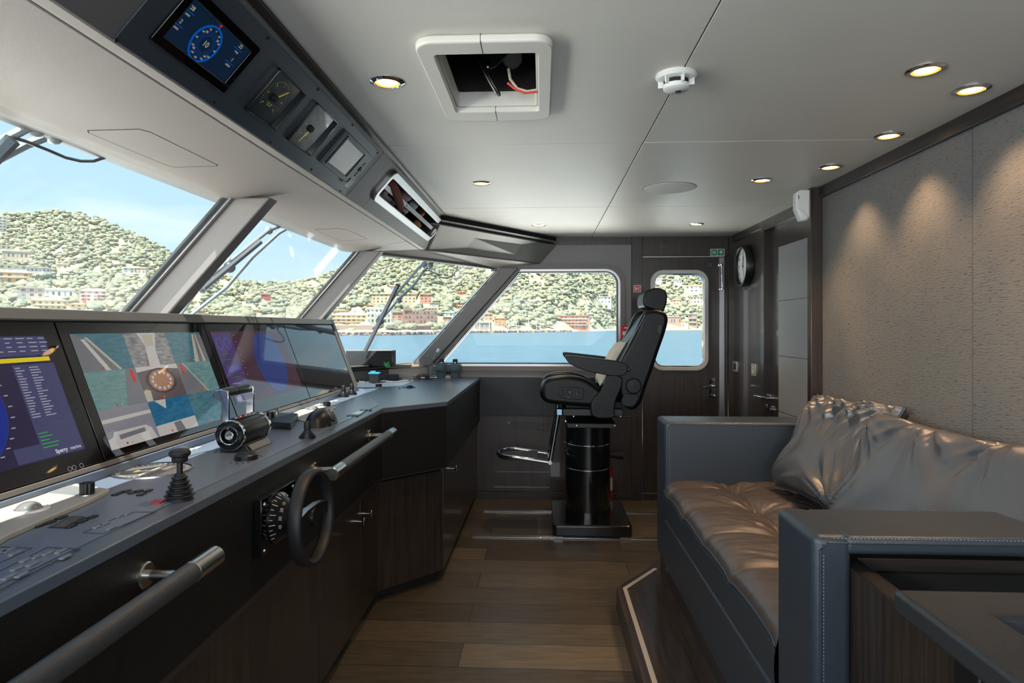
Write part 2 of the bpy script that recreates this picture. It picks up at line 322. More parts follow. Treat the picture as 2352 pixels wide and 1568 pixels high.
# panel joint lines of the two soffit access hatches
def hatchline(px, lab):
    fr = Fr((XH - .03, 0, ZH - .004), (-.852 - XH + .03, 0, ZI - ZH + .004), (0, -1, 0)); P = [fr.pix(*p) for p in px]; c = (sum(p[0] for p in P) / len(P), sum(p[1] for p in P) / len(P))
    I = [(c[0] + (p[0] - c[0]) * .985, c[1] + (p[1] - c[1]) * .985) for p in P]
    t = thing('access_panel', fr.w(*c), lab, 'access panel'); obj('joint', MB(fr).ring(P, I, -.001, .0006), M['dark'], t); obj('cover', MB(fr).prism(I, -.001, .0004), M['soffit'], t)
hatchline([(200, 299), (318, 296), (345, 303), (500, 379), (498, 381), (402, 384), (382, 379), (203, 305)], 'large flush access cover in the pale soffit above the left windscreen')
hatchline([(722, 527), (775, 524), (795, 526), (843, 548), (842, 549), (790, 553), (776, 551)], 'small flush access cover in the pale soffit above the middle windscreen')
# windscreen mullions (raked beams), glass and sill
def rake(y0, y1, m, depth=.15, w=.075, xh=XH, xs=XS, dy=0):
    V = []
    for z, x, y in ((ZS - .05, xs, y0), (ZH + .01, xh, y1)):
        x = x if z == ZH + .01 else x - .04
        V += [(x, y, z), (x + depth * 1.0, y, z), (x + depth, y + w, z), (x, y + w, z)]
    m.add(V, [(3, 2, 1, 0), (4, 5, 6, 7), (0, 1, 5, 4), (1, 2, 6, 5), (2, 3, 7, 6), (3, 0, 4, 7)])
for k, (a, b) in enumerate(((-.92, -.9), (.75, .75), (2.31, 2.36), (4.0, 4.03))):
    m = MB(); rake(a, b, m); obj('trim_%d' % (3 + k), m, M['mull'], bevel=.006, **ST_)
    m = MB(); rake(a - .022, b - .022, m, .02, .02, XH - .004, XS - .004); obj('trim_%d' % (13 + k), m, M['alu'], bevel=.002, **ST_)
    m = MB(); rake(a - .045, b - .045, m, .012, .022, XH - .01, XS - .01); obj('trim_%d' % (23 + k), m, M['black'], **ST_)
def pane(name, P, mt=None, t=.006):
    P = [Vector(p) for p in P]; n = (P[1] - P[0]).cross(P[3] - P[0]).normalized() * t
    m = MB(); m.add([tuple(p) for p in P] + [tuple(p + n) for p in P], [(0, 1, 2, 3), (7, 6, 5, 4), (0, 4, 5, 1), (1, 5, 6, 2), (2, 6, 7, 3), (3, 7, 4, 0)])
    return obj(name, m, mt or M['lglass'], ang=0, **ST_)
pane('window_1', [(XS, .8, ZS), (XS, 2.3, ZS), (XH, 2.35, ZH), (XH, .8, ZH)])
pane('window_2', [(XS, 2.38, ZS), (XS, 4.0, ZS), (XH, 4.03, ZH), (XH, 2.43, ZH)])
S3a, S3b = (-1.87, 4.1), (-1.13, 5.36)
pane('window_3', [(S3a[0] + .04, S3a[1] + .05, ZS), (S3b[0], S3b[1], ZS), (-.34, 5.37, ZH), (XH + .03, 4.0, ZH)])
pane('window_5', [(XS, -.85, ZS), (XS, .75, ZS), (XH, .75, ZH), (XH, -.85, ZH)], M['glass'])
pane('window_6', [(XS, YN, ZS), (XS, -.92, ZS), (XH, -.9, ZH), (XH, YN, ZH)], M['glass'])
# mullion 3, between the slanted window and the side window
def beam(name, B, T, wb, mt, bev=.005, **k):
    "slanted post: B and T are (x, y, z) of the outer left corner, wb = (width in x, depth in y)"
    m = MB(); V = []
    for p in (B, T): V += [(p[0], p[1], p[2]), (p[0] + wb[0], p[1], p[2]), (p[0] + wb[0], p[1] + wb[1], p[2]), (p[0], p[1] + wb[1], p[2])]
    m.add(V, [(3, 2, 1, 0), (4, 5, 6, 7), (0, 1, 5, 4), (1, 2, 6, 5), (2, 3, 7, 6), (3, 0, 4, 7)]); return obj(name, m, mt, bevel=bev, **k)
def bx(px, Y=D): return Fr((0, Y, 0), (1, 0, 0), (0, 0, 1)).pix(px, HY)[0]
beam('trim_7', (bx(950), D - .04, ZS - .02), (bx(1150), D - .04, ZH + .01), (bx(990) - bx(950), .16), M['mull'], **ST_)
beam('trim_8', (bx(992), D - .02, ZS - .02), (bx(1190), D - .02, ZH + .01), (.035, .1), M['greyd'], **ST_)
beam('trim_9', (bx(1003), D + .02, ZS - .02), (bx(1200), D + .02, ZH + .01), (.022, .06), M['alu'], **ST_)
beam('trim_10', (bx(940), D, ZS - .02), (bx(1140), D, ZH + .01), (.02, .06), M['alu'], **ST_)
# sill ledge, outer bulwark under the windows
m = MB(); m.prism([(XS - .04, YN), (-1.56, YN), (-1.56, 4.4), (-1.47, 4.93), (-.99, 5.19), (-.93, D + .04), (S3b[0], D + .14), (S3a[0] - .02, S3a[1])], ZS - .03, ZS - .008)
obj('trim_11', m, mat('ledge_leather', rgb(190, 178, 168), .45), bevel=.004, **ST_)
m = MB(); m.box(XS - .06, XS + .02, YN, 4.1, .2, ZS); m.prism([(S3a[0] - .04, 4.08), (S3a[0] + .03, 4.08), (-1.05, D + .1), (-1.12, D + .16)], .2, ZS)
obj('wall_front', m, M['greyd'], **ST_)
m = MB(); m.prism([(-1.56, 4.4), (-1.47, 4.95), (-.99, 5.21), (-.93, D + .02), (-.95, D + .05), (-1.02, 5.24), (-1.5, 4.98), (-1.58, 4.4)], .9, ZS - .03)
obj('trim_12', m, bpy.data.materials['ledge_leather'], bevel=.003, **ST_)
# ---------------------------------------------------------------- far wall with side window and door
a0, b1 = BACK.pix(1195, 622); a1, b0 = BACK.pix(1421, 838); xg = BACK.pix(1450, 700)[0]; zt = BACK.pix(1450, 562)[1]
wl, wr, wb, wt = bx(1010) - .12, a1, ZS - .01, b1
m = MB(BACK)   # grey leather wall: right of, above and below the window
n_ = 6
m.box(wr + .0, xg, 1.0, zt, -.05, 0); m.box(-1.2, wr, 1.0, wb, -.05, 0); m.box(-.42, wr, wt, 2.2, -.05, 0)
r = .11; m.prism([(wr, wt), (wr - r, wt)] + [(wr - r + r * math.sin(math.radians(q)), wt - r + r * math.cos(math.radians(q))) for q in range(0, 91, 15)], -.05, 0)
obj('wall_back', m, M['grey'], **ST_)
# window frame: dark outer rim, satin inner rim, rounded right corners
def rim(name, off, w, h0, h1, mt, slant=True):
    O = []; I = []
    for q in range(0, 91, 10):
        s_, c_ = math.sin(math.radians(q)), math.cos(math.radians(q))
        O.append((wr - r + (r + off + w) * s_, wt - r + (r + off + w) * c_)); I.append((wr - r + (r + off) * s_, wt - r + (r + off) * c_))
    O.append((wr + off + w, wb - off - w)); I.append((wr + off, wb - off))
    m = MB(BACK)
    xL, xB = -.36, bx(985)
    O = [(xL, wt + off + w)] + O + [(xB, wb - off - w)]; I = [(xL, wt + off)] + I + [(xB, wb - off)]
    n = len(O)
    for i in range(n - 1): m.prism([O[i], O[i + 1], I[i + 1], I[i]], h0, h1)
    obj(name, m, mt, **ST_)
rim('trim_30', .012, .038, .0, .022, M['greyd']); rim('trim_31', -.006, .02, -.06, .016, M['alu']); rim('trim_32', -.014, .01, -.06, .004, M['black'])
m = MB(BACK); m.prism([(bx(990), wb), (wr, wb), (wr, wt - .11), (wr - .03, wt - .03), (wr - .11, wt), (-.27, wt)], -.045, -.04)
obj('window_4', m, M['glass'], ang=0, **ST_)
obj('trim_33', MB(BACK).box(-.45, xg, zt, 2.2, -.05, .004), M['wood'], **ST_)
# low built-in front below the side window: navy leather band, wood below, baseboard
zc_, zm_, zb_ = 1.0, .685, .06
obj('trim_34', MB(BACK).box(-.72, .80, zm_, zc_, -.05, .012), M['navy'], bevel=.003, **ST_)
obj('trim_35', MB(BACK).box(-.72, .80, zb_ + .002, zm_ - .003, -.05, .006), M['wood'], bevel=.002, **ST_)
obj('baseboard_back', MB(BACK).box(-.72, .80, 0, zb_, -.05, .014), M['woodx'], bevel=.002, **ST_)
# wood pilaster, door opening, corner posts
dl, dt = BACK.pix(1476, 592); dr = BACK.pix(1651, 592)[0]
m = MB(BACK); m.box(xg + .002, dl - .004, .0, 2.2, -.06, .016); obj('trim_36', m, M['wood'], bevel=.002, **ST_)
m = MB(BACK); m.box(dl - .002, BACK.pix(1672, 590)[0], dt + .012, 2.2, -.06, .01); m.box(BACK.pix(1664, 590)[0], BACK.pix(1671, 590)[0], 0, dt + .012, -.06, .006); obj('trim_37', m, M['wood'], bevel=.002, **ST_)
m = MB(BACK); m.box(BACK.pix(1672, 590)[0] + .001, 1.62, 0, 2.2, -.06, .02); obj('trim_38', m, M['wood'], bevel=.002, **ST_)
m = MB(BACK); m.box(dl, BACK.pix(1663, 590)[0], dt + .001, dt + .011, -.04, .014); m.box(dr + .001, BACK.pix(1663, 590)[0], 0, dt, -.04, .014); obj('trim_39', m, M['alu'], bevel=.002, **ST_)
# door_1, outer side door with glazed light
dt1 = thing('door_1', BACK.w((dl + dr) / 2, 0, 0), None, None, kind='structure')
g0, g1 = BACK.pix(1494, 620), BACK.pix(1627, 851); 
O = [(dl, .06), (dr, .06), (dr, dt), (dl, dt)]
m = MB(BACK); G = rrect(g0[0] + .02, g1[0] - .02, g1[1] + .02, g0[1] - .02, .07, 6); cx, cz = (g0[0] + g1[0]) / 2, (g0[1] + g1[1]) / 2
def sq(p):
    a = math.atan2(p[1] - cz, p[0] - cx); dx, dz = math.cos(a), math.sin(a)
    t = min(((dr - cx) if dx > 0 else (dl - cx)) / dx if abs(dx) > 1e-6 else 9, ((dt - cz) if dz > 0 else (.06 - cz)) / dz if abs(dz) > 1e-6 else 9)
    return (cx + dx * t, cz + dz * t)
Oq = [sq(p) for p in G]
# make the outer loop reach the four corners
for cr_ in ((dr, dt), (dl, dt), (dl, .06), (dr, .06)):
    k = min(range(len(Oq)), key=lambda i: (Oq[i][0] - cr_[0]) ** 2 + (Oq[i][1] - cr_[1]) ** 2); Oq[k] = cr_
m.ring(Oq, G, -.045, -.006)
m.box(dl, dr, -.01, .055, -.045, .0); obj('door_leaf', m, M['wood'], dt1)
obj('window_frame', MB(BACK).rframe(g0[0], g1[0], g1[1], g0[1], .032, .1, -.05, .012), mat('door_window_rim', rgb(196, 194, 188), .35), dt1, bevel=.004)
obj('window_seal', MB(BACK).rframe(g0[0] + .03, g1[0] - .03, g1[1] + .03, g0[1] - .03, .01, .07, -.05, .002), M['chrome'], dt1)
obj('glass_pane', MB(BACK).prism(rrect(g0[0] + .03, g1[0] - .03, g1[1] + .03, g0[1] - .03, .065), -.03, -.025), M['glass'], dt1, ang=0)
h0, h1 = BACK.pix(1629, 868), BACK.pix(1643, 914)
m = MB(BACK); m.prism(rrect(h0[0], h1[0], h1[1], h0[1], .003), -.006, .0); hp = obj('handle_plate', m, M['chrome'], dt1)
hx, hz = BACK.pix(1639, 887); m = MB(BACK); m.tube([BACK.w(hx, hz, 0), BACK.w(hx, hz, .045), BACK.w(hx - .012, hz, .055), BACK.w(hx - .10, hz, .055)], .0085); obj('door_handle', m, M['chrome'], dt1)
kx, kz = BACK.pix(1638, 909); obj('lock_knob', MB(BACK).lathe([(.0, 0), (.016, 0), (.018, .006), (.012, .014), (.017, .022), (.013, .032), (0, .034)], a=kx, b=kz), M['chrome'], dt1)
kx, kz = BACK.pix(1632, 607); obj('upper_bolt', MB(BACK).prism(rrect(kx - .01, kx + .01, kz - .02, kz + .02, .01), -.006, .006), M['chrome'], dt1, bevel=.002)
st = thing('door_stay', BACK.w(*BACK.pix(1653, 630), .02), 'polished steel hold-open stay at the top edge of the glazed side door', 'door stay')
p1 = BACK.pix(1653, 609); p2 = BACK.pix(1655, 664)
obj('rod', MB().tube([BACK.w(*p1, .045), BACK.w(*p2, .05)], .006), M['chrome'], st)
for p in (p1, p2): obj('bracket', MB(BACK).lathe([(0, .0), (.015, .0), (.015, .012), (.008, .014), (.008, .05), (.011, .052), (.011, .058), (0, .06)], a=p[0], b=p[1]), M['chrome'], st)
# ---------------------------------------------------------------- right side: clock wall, inner door, fabric wall
yD0, yD1 = 3.55, 4.45
m = MB(); m.box(1.55, 1.62, 4.56, D + .05, 0, 2.2); obj('wall_right', m, M['wood'], **ST_)
m = MB(); m.box(1.53, 1.62, 4.50, 4.56, 0, 2.2); obj('trim_40', m, M['wood'], bevel=.003, **ST_)
m = MB(); m.box(1.46, 1.62, 3.50, 3.6, 0, 2.2); obj('trim_41', m, M['wood'], bevel=.003, **ST_)
m = MB(); m.box(1.53, 1.62, 3.6, 4.50, 2.08, 2.2); m.box(1.53, 1.62, 4.56, D, 2.10, 2.2); obj('trim_42', m, M['woodh'], bevel=.003, **ST_)
m = MB(); m.box(XR, 1.62, YN, 2.272, 0, 2.1); m.box(XR, 1.62, 2.278, 3.452, 0, 2.1); m.box(XR + .03, 1.6, 2.2, 2.3, 0, 2.1); obj('wall_right', m, M['fabric'], **ST_)
# ================================================================== OUTSIDE: bay, wooded hills, town
SEA = EYE - 4.0
def itp(T, x):
    if x <= T[0][0]: return T[0][1]
    for (a, p), (b, q) in zip(T, T[1:]):
        if x <= b: return p + (q - p) * (x - a) / (b - a)
    return T[-1][1]
SHORE = [(-600, 771), (700, 770.5), (900, 769.5), (975, 768), (1060, 764.5), (1300, 762), (1420, 758.6), (1700, 757.6), (2900, 757)]
RIDGE = [(-600, 520), (-100, 505), (0, 497), (33, 495), (127, 488), (178, 492), (230, 506), (280, 527), (331, 550), (383, 577), (440, 605), (500, 628), (525, 637), (558, 650), (630, 653), (678, 651), (706, 645), (757, 631), (800, 612), (856, 604), (885, 596), (950, 570), (1100, 545), (1300, 520), (1600, 515), (2900, 560)]
def shoreR(px): return 4.0 * F / (itp(SHORE, px) - HY)
def relief(px, s): return (noise.noise(Vector((px * .012, s * 4.5, 1.3))) * .7 + noise.noise(Vector((px * .035, s * 9, 7.1))) * .3) * .035 * math.sin(min(s, 1) * math.pi)
def tpoint(px, s):
    v0 = (HY - itp(SHORE, px)) / F; v1 = (HY - itp(RIDGE, px)) / F; R0 = shoreR(px)
    t = R0 + 620 * s; v = v0 + (v1 - v0) * s + relief(px, s)
    d = ray(px, HY); return Vector((d.x * t, d.y * t, EYE + v * t)), v, t
def sat(px, py):
    v = (HY - py) / F; lo, hi = 0, 1
    for _ in range(22):
        mid = (lo + hi) / 2
        if tpoint(px, mid)[1] < v: lo = mid
        else: hi = mid
    return lo
m = MB(); NU, NV = 300, 50
m.grid(NU, NV, lambda u, v: tuple(tpoint(-600 + 3500 * u, v * 1.0)[0]))
m.grid(NU, 3, lambda u, v: tuple(tpoint(-600 + 3500 * u, 1)[0] + Vector((0, 0, -60 * v)) + tpoint(-600 + 3500 * u, 1)[0].normalized() * 260 * v))
ground = mat('hill_ground', rgb(140, 144, 116), .9, col2=rgb(182, 172, 144), vscale=.03)
obj('hillside', m, ground, kind='structure')
sea = mat('sea_water', rgb(60, 104, 128), .24, var=.16, vscale=.35, stretch=(1, 1, 1), bump=1, bscale=.9, spec=.35)
obj('sea', MB().add([(-2500, -200, SEA), (3000, -200, SEA), (3000, 3000, SEA), (-2500, 3000, SEA)], [(0, 1, 2, 3)]), sea, kind='structure')
for n_ in sea.node_tree.nodes:
    if n_.type == 'BUMP': n_.inputs['Distance'].default_value = .35
# ---- houses
WIN = {}
plaster = {}
def pm(c):
    k = 'plaster_%d_%d_%d' % c
    if k not in plaster: plaster[k] = mat(k, rgb(*c), .8)
    return plaster[k]
tile = mat('roof_tiles', rgb(196, 140, 106), .8); pale_tile = mat('pale_roof_tiles', rgb(214, 178, 140), .8)
wdark = mat('house_window', rgb(96, 108, 120), .3); shut = mat('blue_shutters', rgb(140, 165, 180), .6)
HS = []
def house(px, base, w, h, col, roof, lab, rows=2, cols=4, name='house', cat='house', crenel=False, arches=False, rc=None, wing=None):
    s = sat(px, base); P, v, t = tpoint(px, s); k = t / F; Wd, Hd = w * k, h * k; dp = max(Wd * .45, 7.0)
    HS.append((px, base, w, h)); d = ray(px, HY); d.z = 0; d.normalize(); P = P - d * 3 
    yaw = math.radians(R_.uniform(-14, 14)); x = Vector((d.y, -d.x, 0)); x.rotate(Matrix.Rotation(yaw, 3, 'Z').to_quaternion())
    fr = Fr(P, x, (0, 0, 1)); t_ = thing(name, P, lab, cat); hb = Hd * (.78 if roof in ('hip', 'gable') else .95)
    m = MB(fr); m.box(-Wd / 2, Wd / 2, -8, hb, -dp, 0)
    if crenel:
        for i in range(10):
            a = -Wd / 2 + Wd * i / 10; m.box(a, a + Wd * .05, hb, hb + Hd * .07, -.8, 0)
        m.box(-Wd * .5, -Wd * .3, hb, hb + Hd * .22, -dp * .4, .6)
    if wing: m.box(-Wd / 2 + Wd * wing[0], -Wd / 2 + Wd * wing[1], -6, hb * wing[2], 0, 4)
    obj('wall', m, pm(col), t_)
    rm = rc or tile
    if roof in ('hip', 'gable'):
        e = .6; m = MB(fr); a, c = Wd / 2 + e, dp / 2 + e; q = .45 if roof == 'hip' else 0
        rx = max(a - c * 1.0, a * .12) if roof == 'hip' else a
        V = [(-a, hb, c - dp / 2), (a, hb, c - dp / 2), (a, hb, -c - dp / 2), (-a, hb, -c - dp / 2), (-rx, Hd, -dp / 2), (rx, Hd, -dp / 2)]
        m.add(V, [(0, 1, 5, 4), (1, 2, 5), (2, 3, 4, 5), (3, 0, 4), (3, 2, 1, 0)]); obj('roof', m, rm, t_)
    elif roof == 'flat': obj('roof', MB(fr).box(-Wd / 2 - .5, Wd / 2 + .5, hb, hb + Hd * .06, -dp - .4, .7), rm if rc else pm((226, 214, 198)), t_)
    ww, wh = Wd / cols * .42, hb / rows * .42
    for r in range(rows):
        for c in range(cols):
            a = -Wd / 2 + Wd * (c + .5) / cols; b = hb * (r + .5) / rows; hh = .05
            if wing and -Wd / 2 + Wd * wing[0] - ww / 2 < a < -Wd / 2 + Wd * wing[1] + ww / 2:
                if b < hb * wing[2] + wh / 2: hh = 4.05
            m = MB(fr)
            if arches and r == 0: m.prism([(a - ww / 2, b - wh * .9), (a + ww / 2, b - wh * .9), (a + ww / 2, b), (a + ww * .3, b + wh * .5), (a - ww * .3, b + wh * .5), (a - ww / 2, b)], hh - .1, hh + .05)
            else: m.box(a - ww / 2, a + ww / 2, b - wh / 2, b + wh / 2, hh - .1, hh + .05)
            obj('window', m, wdark if (r + c) % 3 else shut, t_, ang=0)
    if h > 26 and not crenel:
        for r in range(1, rows): obj('balcony', MB(fr).box(-Wd * .42, Wd * .42, hb * r / rows - .25, hb * r / rows + .25, 0, 1.6), pm((232, 222, 208)), t_)
H_ = house
H_(6, 531, 14, 34, (216, 208, 196), 'flat', 'tall pale building at the left edge on the hill crest', 5, 2)
H_(40, 595, 56, 18, (198, 182, 160), 'flat', 'long beige flat-roofed villa high on the left hillside', 1, 7)
H_(20, 573, 46, 9, (222, 214, 200), 'flat', 'long low white house above the beige flat-roofed villa', 1, 5)
H_(31, 648, 60, 28, (214, 172, 130), 'hip', 'orange villa with arched openings on the left hillside', 2, 4, arches=True, rc=pale_tile)
H_(30, 618, 78, 9, (206, 200, 190), 'flat', 'long pale retaining terrace above the orange arched villa', 1, 6, name='terrace_building', cat='building')
H_(88, 626, 44, 12, (196, 200, 200), 'flat', 'low house with a row of wide windows above the cypress hedge', 1, 6)
H_(143, 618, 22, 14, (214, 200, 178), 'gable', 'small cream gabled house alone below the forest', 1, 2)
H_(296, 627, 24, 12, (226, 226, 222), 'flat', 'small white cube house beside the first mullion', 2, 2)
H_(320, 627, 26, 14, (220, 206, 196), 'gable', 'pale pink house right of the small white cube house', 2, 3)
H_(73, 682, 46, 22, (222, 196, 190), 'flat', 'pink flat-roofed villa above the yellow mansion', 2, 3)
H_(136, 681, 56, 20, (232, 232, 228), 'gable', 'white villa with arched porch and orange roof', 1, 5, arches=True, rc=pale_tile)
H_(214, 692, 54, 30, (222, 190, 182), 'hip', 'pink villa of stepped blocks with tiled roofs', 3, 4, rc=pale_tile, wing=(.3, .7, .6))
H_(114, 711, 68, 27, (226, 208, 164), 'hip', 'large yellow mansion with blue shutters behind the monitors', 2, 6, rc=pale_tile)
H_(182, 713, 36, 18, (226, 206, 180), 'hip', 'cream house with balconies right of the yellow mansion', 2, 3)
H_(273, 690, 24, 8, (206, 186, 160), 'flat', 'low ochre house beside the first mullion near the shore', 1, 3)
H_(240, 722, 40, 8, (212, 206, 196), 'flat', 'pale quay house at the foot of the first mullion', 1, 5)
H_(611, 690, 20, 15, (190, 92, 88), 'flat', 'small red castle-like house in the middle of the wooded hill', 2, 3, crenel=True)
H_(572, 698, 16, 9, (224, 220, 214), 'flat', 'small white house left of the red house', 1, 2)
H_(478, 728, 84, 9, (216, 178, 164), 'flat', 'long pinkish row building just above the monitors', 1, 10)
H_(587, 719, 10, 9, (214, 160, 110), 'gable', 'tiny orange gabled house above the monitor edge', 1, 1)
H_(436, 701, 40, 12, (216, 202, 186), 'gable', 'pale gabled house beside the wiper arms', 1, 4)
H_(630, 728, 50, 8, (216, 196, 176), 'flat', 'low sandy building above the third monitor', 1, 6)
H_(783, 723, 36, 13, (220, 190, 158), 'hip', 'tiled villa behind the yellow waterfront hotel', 1, 4)
H_(801, 747, 78, 30, (232, 190, 128), 'hip', 'yellow waterfront hotel with wide hipped roof', 3, 7, name='hotel', cat='building', rc=pale_tile)
H_(870, 741, 56, 34, (236, 236, 232), 'flat', 'white villa with arched windows behind the wiper', 3, 6, arches=True)
H_(849, 707, 13, 8, (224, 160, 130), 'gable', 'tiny salmon house above the white villa', 1, 2)
H_(910, 738, 30, 22, (196, 156, 134), 'flat', 'brown plain house between the white villa and the castle', 3, 2)
H_(967, 743, 76, 31, (170, 136, 122), 'none', 'long brown crenellated castle with a corner tower', 3, 9, name='castle', cat='castle', crenel=True)
H_(905, 696, 100, 22, (214, 190, 158), 'flat', 'long ochre apartment block on the slope behind the wiper arms', 3, 11, name='apartment_building', cat='building')
H_(978, 695, 26, 20, (212, 150, 124), 'flat', 'salmon apartment block with red balconies on the slope', 3, 3, name='apartment_building', cat='building')
H_(905, 668, 20, 14, (226, 212, 196), 'gable', 'cream gabled house just behind the wiper blade tip', 1, 2)
H_(1059, 678, 18, 9, (206, 120, 112), 'gable', 'small red house high on the hill left of the last mullion', 1, 3)
H_(990, 714, 28, 9, (226, 212, 186), 'hip', 'cream pavilion with a wide roof above the castle', 1, 4, rc=pale_tile)
H_(997, 705, 20, 10, (200, 196, 190), 'flat', 'grey house behind the cream pavilion', 2, 4)
H_(1054, 711, 24, 11, (222, 180, 150), 'hip', 'orange roofed house beside the last mullion', 1, 3)
H_(1031, 727, 20, 12, (200, 218, 222), 'gable', 'pale blue gabled hall right of the castle', 1, 2, rc=mat('blue_roof', rgb(180, 214, 216), .6))
H_(1028, 739, 18, 14, (220, 164, 140), 'hip', 'pink house below the pale blue hall', 2, 2)
H_(1316, 753, 74, 29, (222, 150, 122), 'flat', 'long salmon beach hotel with balconies seen through the side window', 4, 9, name='hotel', cat='building', rc=tile)
H_(1383, 697, 40, 16, (238, 236, 232), 'flat', 'white villa of stacked terraces at the right of the side window', 2, 5)
H_(1348, 692, 12, 8, (230, 222, 212), 'gable', 'tiny white gabled house left of the stacked white villa', 1, 2)
H_(1326, 713, 14, 7, (226, 196, 164), 'hip', 'tiny tiled house above the salmon beach hotel', 1, 2)
H_(1148, 748, 24, 22, (226, 156, 112), 'hip', 'orange house with tiled roof near the jetty', 3, 3)
H_(1122, 735, 20, 18, (216, 172, 140), 'hip', 'tan house behind the orange jetty house', 2, 2)
H_(1087, 738, 24, 19, (196, 206, 196), 'flat', 'pale green house beside the last mullion', 3, 4)
H_(1095, 755, 62, 15, (168, 156, 146), 'flat', 'long grey quay building behind the boat masts', 1, 12, name='quay_building', cat='building')
H_(1410, 675, 24, 12, (232, 210, 190), 'hip', 'cream hipped house high at the right of the side window', 1, 3)
H_(1509, 648, 20, 11, (236, 236, 234), 'flat', 'white flat-roofed house at the top left of the door window', 1, 4)
H_(1557, 652, 17, 9, (234, 232, 228), 'flat', 'small white block house at the top of the door window', 1, 3)
H_(1594, 671, 38, 18, (240, 236, 230), 'hip', 'large white villa at the right of the door window', 2, 4)
H_(1553, 700, 26, 14, (226, 180, 162), 'hip', 'pink house in the middle of the door window', 2, 4)
H_(1600, 697, 29, 16, (232, 196, 184), 'flat', 'pink villa with balconies at the right of the door window', 2, 4)
H_(1566, 750, 28, 16, (222, 204, 168), 'hip', 'cream beach house in the door window', 2, 4)
H_(1591, 750, 19, 30, (176, 146, 128), 'flat', 'square brown stone tower on the beach in the door window', 3, 2, name='tower', cat='tower')
H_(1549, 745, 30, 18, (196, 156, 136), 'flat', 'low brown terrace building left of the stone tower', 1, 5)
# ---- woods
def blob(rx, rz, n=5, jit=.22, seed=0):
    rr = random.Random(seed); V = []; Fa = []; S = 7
    V.append((0, 0, -rz * .55))
    for j in range(1, n):
        p = math.pi * j / n
        for i in range(S):
            t = 2 * math.pi * (i + .5 * (j % 2)) / S; q = 1 + rr.uniform(-jit, jit)
            V.append((rx * q * math.sin(p) * math.cos(t), rx * q * math.sin(p) * math.sin(t), -rz * q * math.cos(p) * (.6 if p < 1.5 else 1)))
    V.append((0, 0, rz)); k = len(V) - 1
    for i in range(S): Fa.append((0, 1 + (i + 1) % S, 1 + i)); Fa.append((k, k - S + i, k - S + (i + 1) % S))
    for j in range(n - 2):
        for i in range(S):
            a = 1 + j * S; Fa.append((a + i, a + (i + 1) % S, a + S + (i + 1) % S, a + S + i))
    return V, Fa
def hidden(px, py, r, extra=3):
    for hx_, hb, w, h in HS:
        if abs(px - hx_) < w / 2 + r * .8 and hb - h * .55 < py < hb + extra + r: return True
    return False
GREENS = [(144, 145, 121), (156, 155, 129), (128, 132, 114), (162, 159, 127), (144, 147, 132)]
GM = [mat('foliage_%s' % n, rgb(*c), .9, spec=.2) for n, c in zip(('olive', 'light', 'deep', 'yellow', 'grey'), GREENS)]
trunk = mat('tree_bark', rgb(110, 92, 72), .9)
BL = [blob(1, .8, 5, .25, q) for q in range(6)]
fm = MB(); rr = random.Random(11); cnt = 0
for _ in range(23000):
    px = rr.uniform(-560, 1900)
    if 1440 < px < 1480 or 1640 < px: continue
    s = rr.random() ** 1.0; P, v, t = tpoint(px, s); py = HY - v * F
    if noise.noise(Vector((px * .02, py * .03, 3))) > .42 and s < .95: continue
    r = rr.uniform(1.9, 3.4) * (1 + .25 * (t > 900)); rp_ = r / t * F
    if s < .035 or hidden(px, py, rp_): continue
    V, Fa = BL[rr.randrange(6)]; a = rr.uniform(0, 6.28); c_, s_ = math.cos(a), math.sin(a); fm.mi = rr.choice((0, 0, 1, 1, 2, 2, 3, 4)); sc = rr.uniform(.8, 1.25)
    fm.add([(P.x + r * (x * c_ - y * s_), P.y + r * (x * s_ + y * c_), P.z + r * .75 + r * z * sc) for x, y, z in V], Fa)
obj('forest_canopy', fm, GM, ang=180, label='dense pine woodland covering the hills across the bay', cat='forest', kind='stuff')
tm_ = []
for q in range(6):
    m = MB(); V, Fa = BL[q]
    m.mi = 0; m.tube([(0, 0, -.6), (0, 0, .4)], .09, 5)
    m.mi = 1
    for dx, dy, dz, r in ((0, 0, .9, .85), (.45, .2, .7, .6), (-.4, .3, .75, .55), (.1, -.4, .75, .6)): m.add([(dx + x * r, dy + y * r, dz + z * r) for x, y, z in V], Fa)
    o = obj('tree', m, [trunk, GM[q % 5]], ang=180, origin=(0, 0, 0)); tm_.append(o)
k = 0; used = set()
while k < 230:
    px = rr.uniform(-10, 1625)
    if 1440 < px < 1500: continue
    s = rr.uniform(.03, .26); P, v, t = tpoint(px, s); py = HY - v * F; r = rr.uniform(3.2, 5.5)
    if hidden(px, py, r / t * F, 5): continue
    q = k % 6; o = tm_[q] if q not in used else tm_[q].copy()
    if q in used: SC.collection.objects.link(o)
    used.add(q); o.location = P; o.scale = (r, r, r * rr.uniform(.8, 1.2)); o.rotation_euler = (0, 0, rr.uniform(0, 6))
    tag(o, 'round green tree among the houses near the shore across the bay', 'tree', 'trees among the houses along the shore'); k += 1
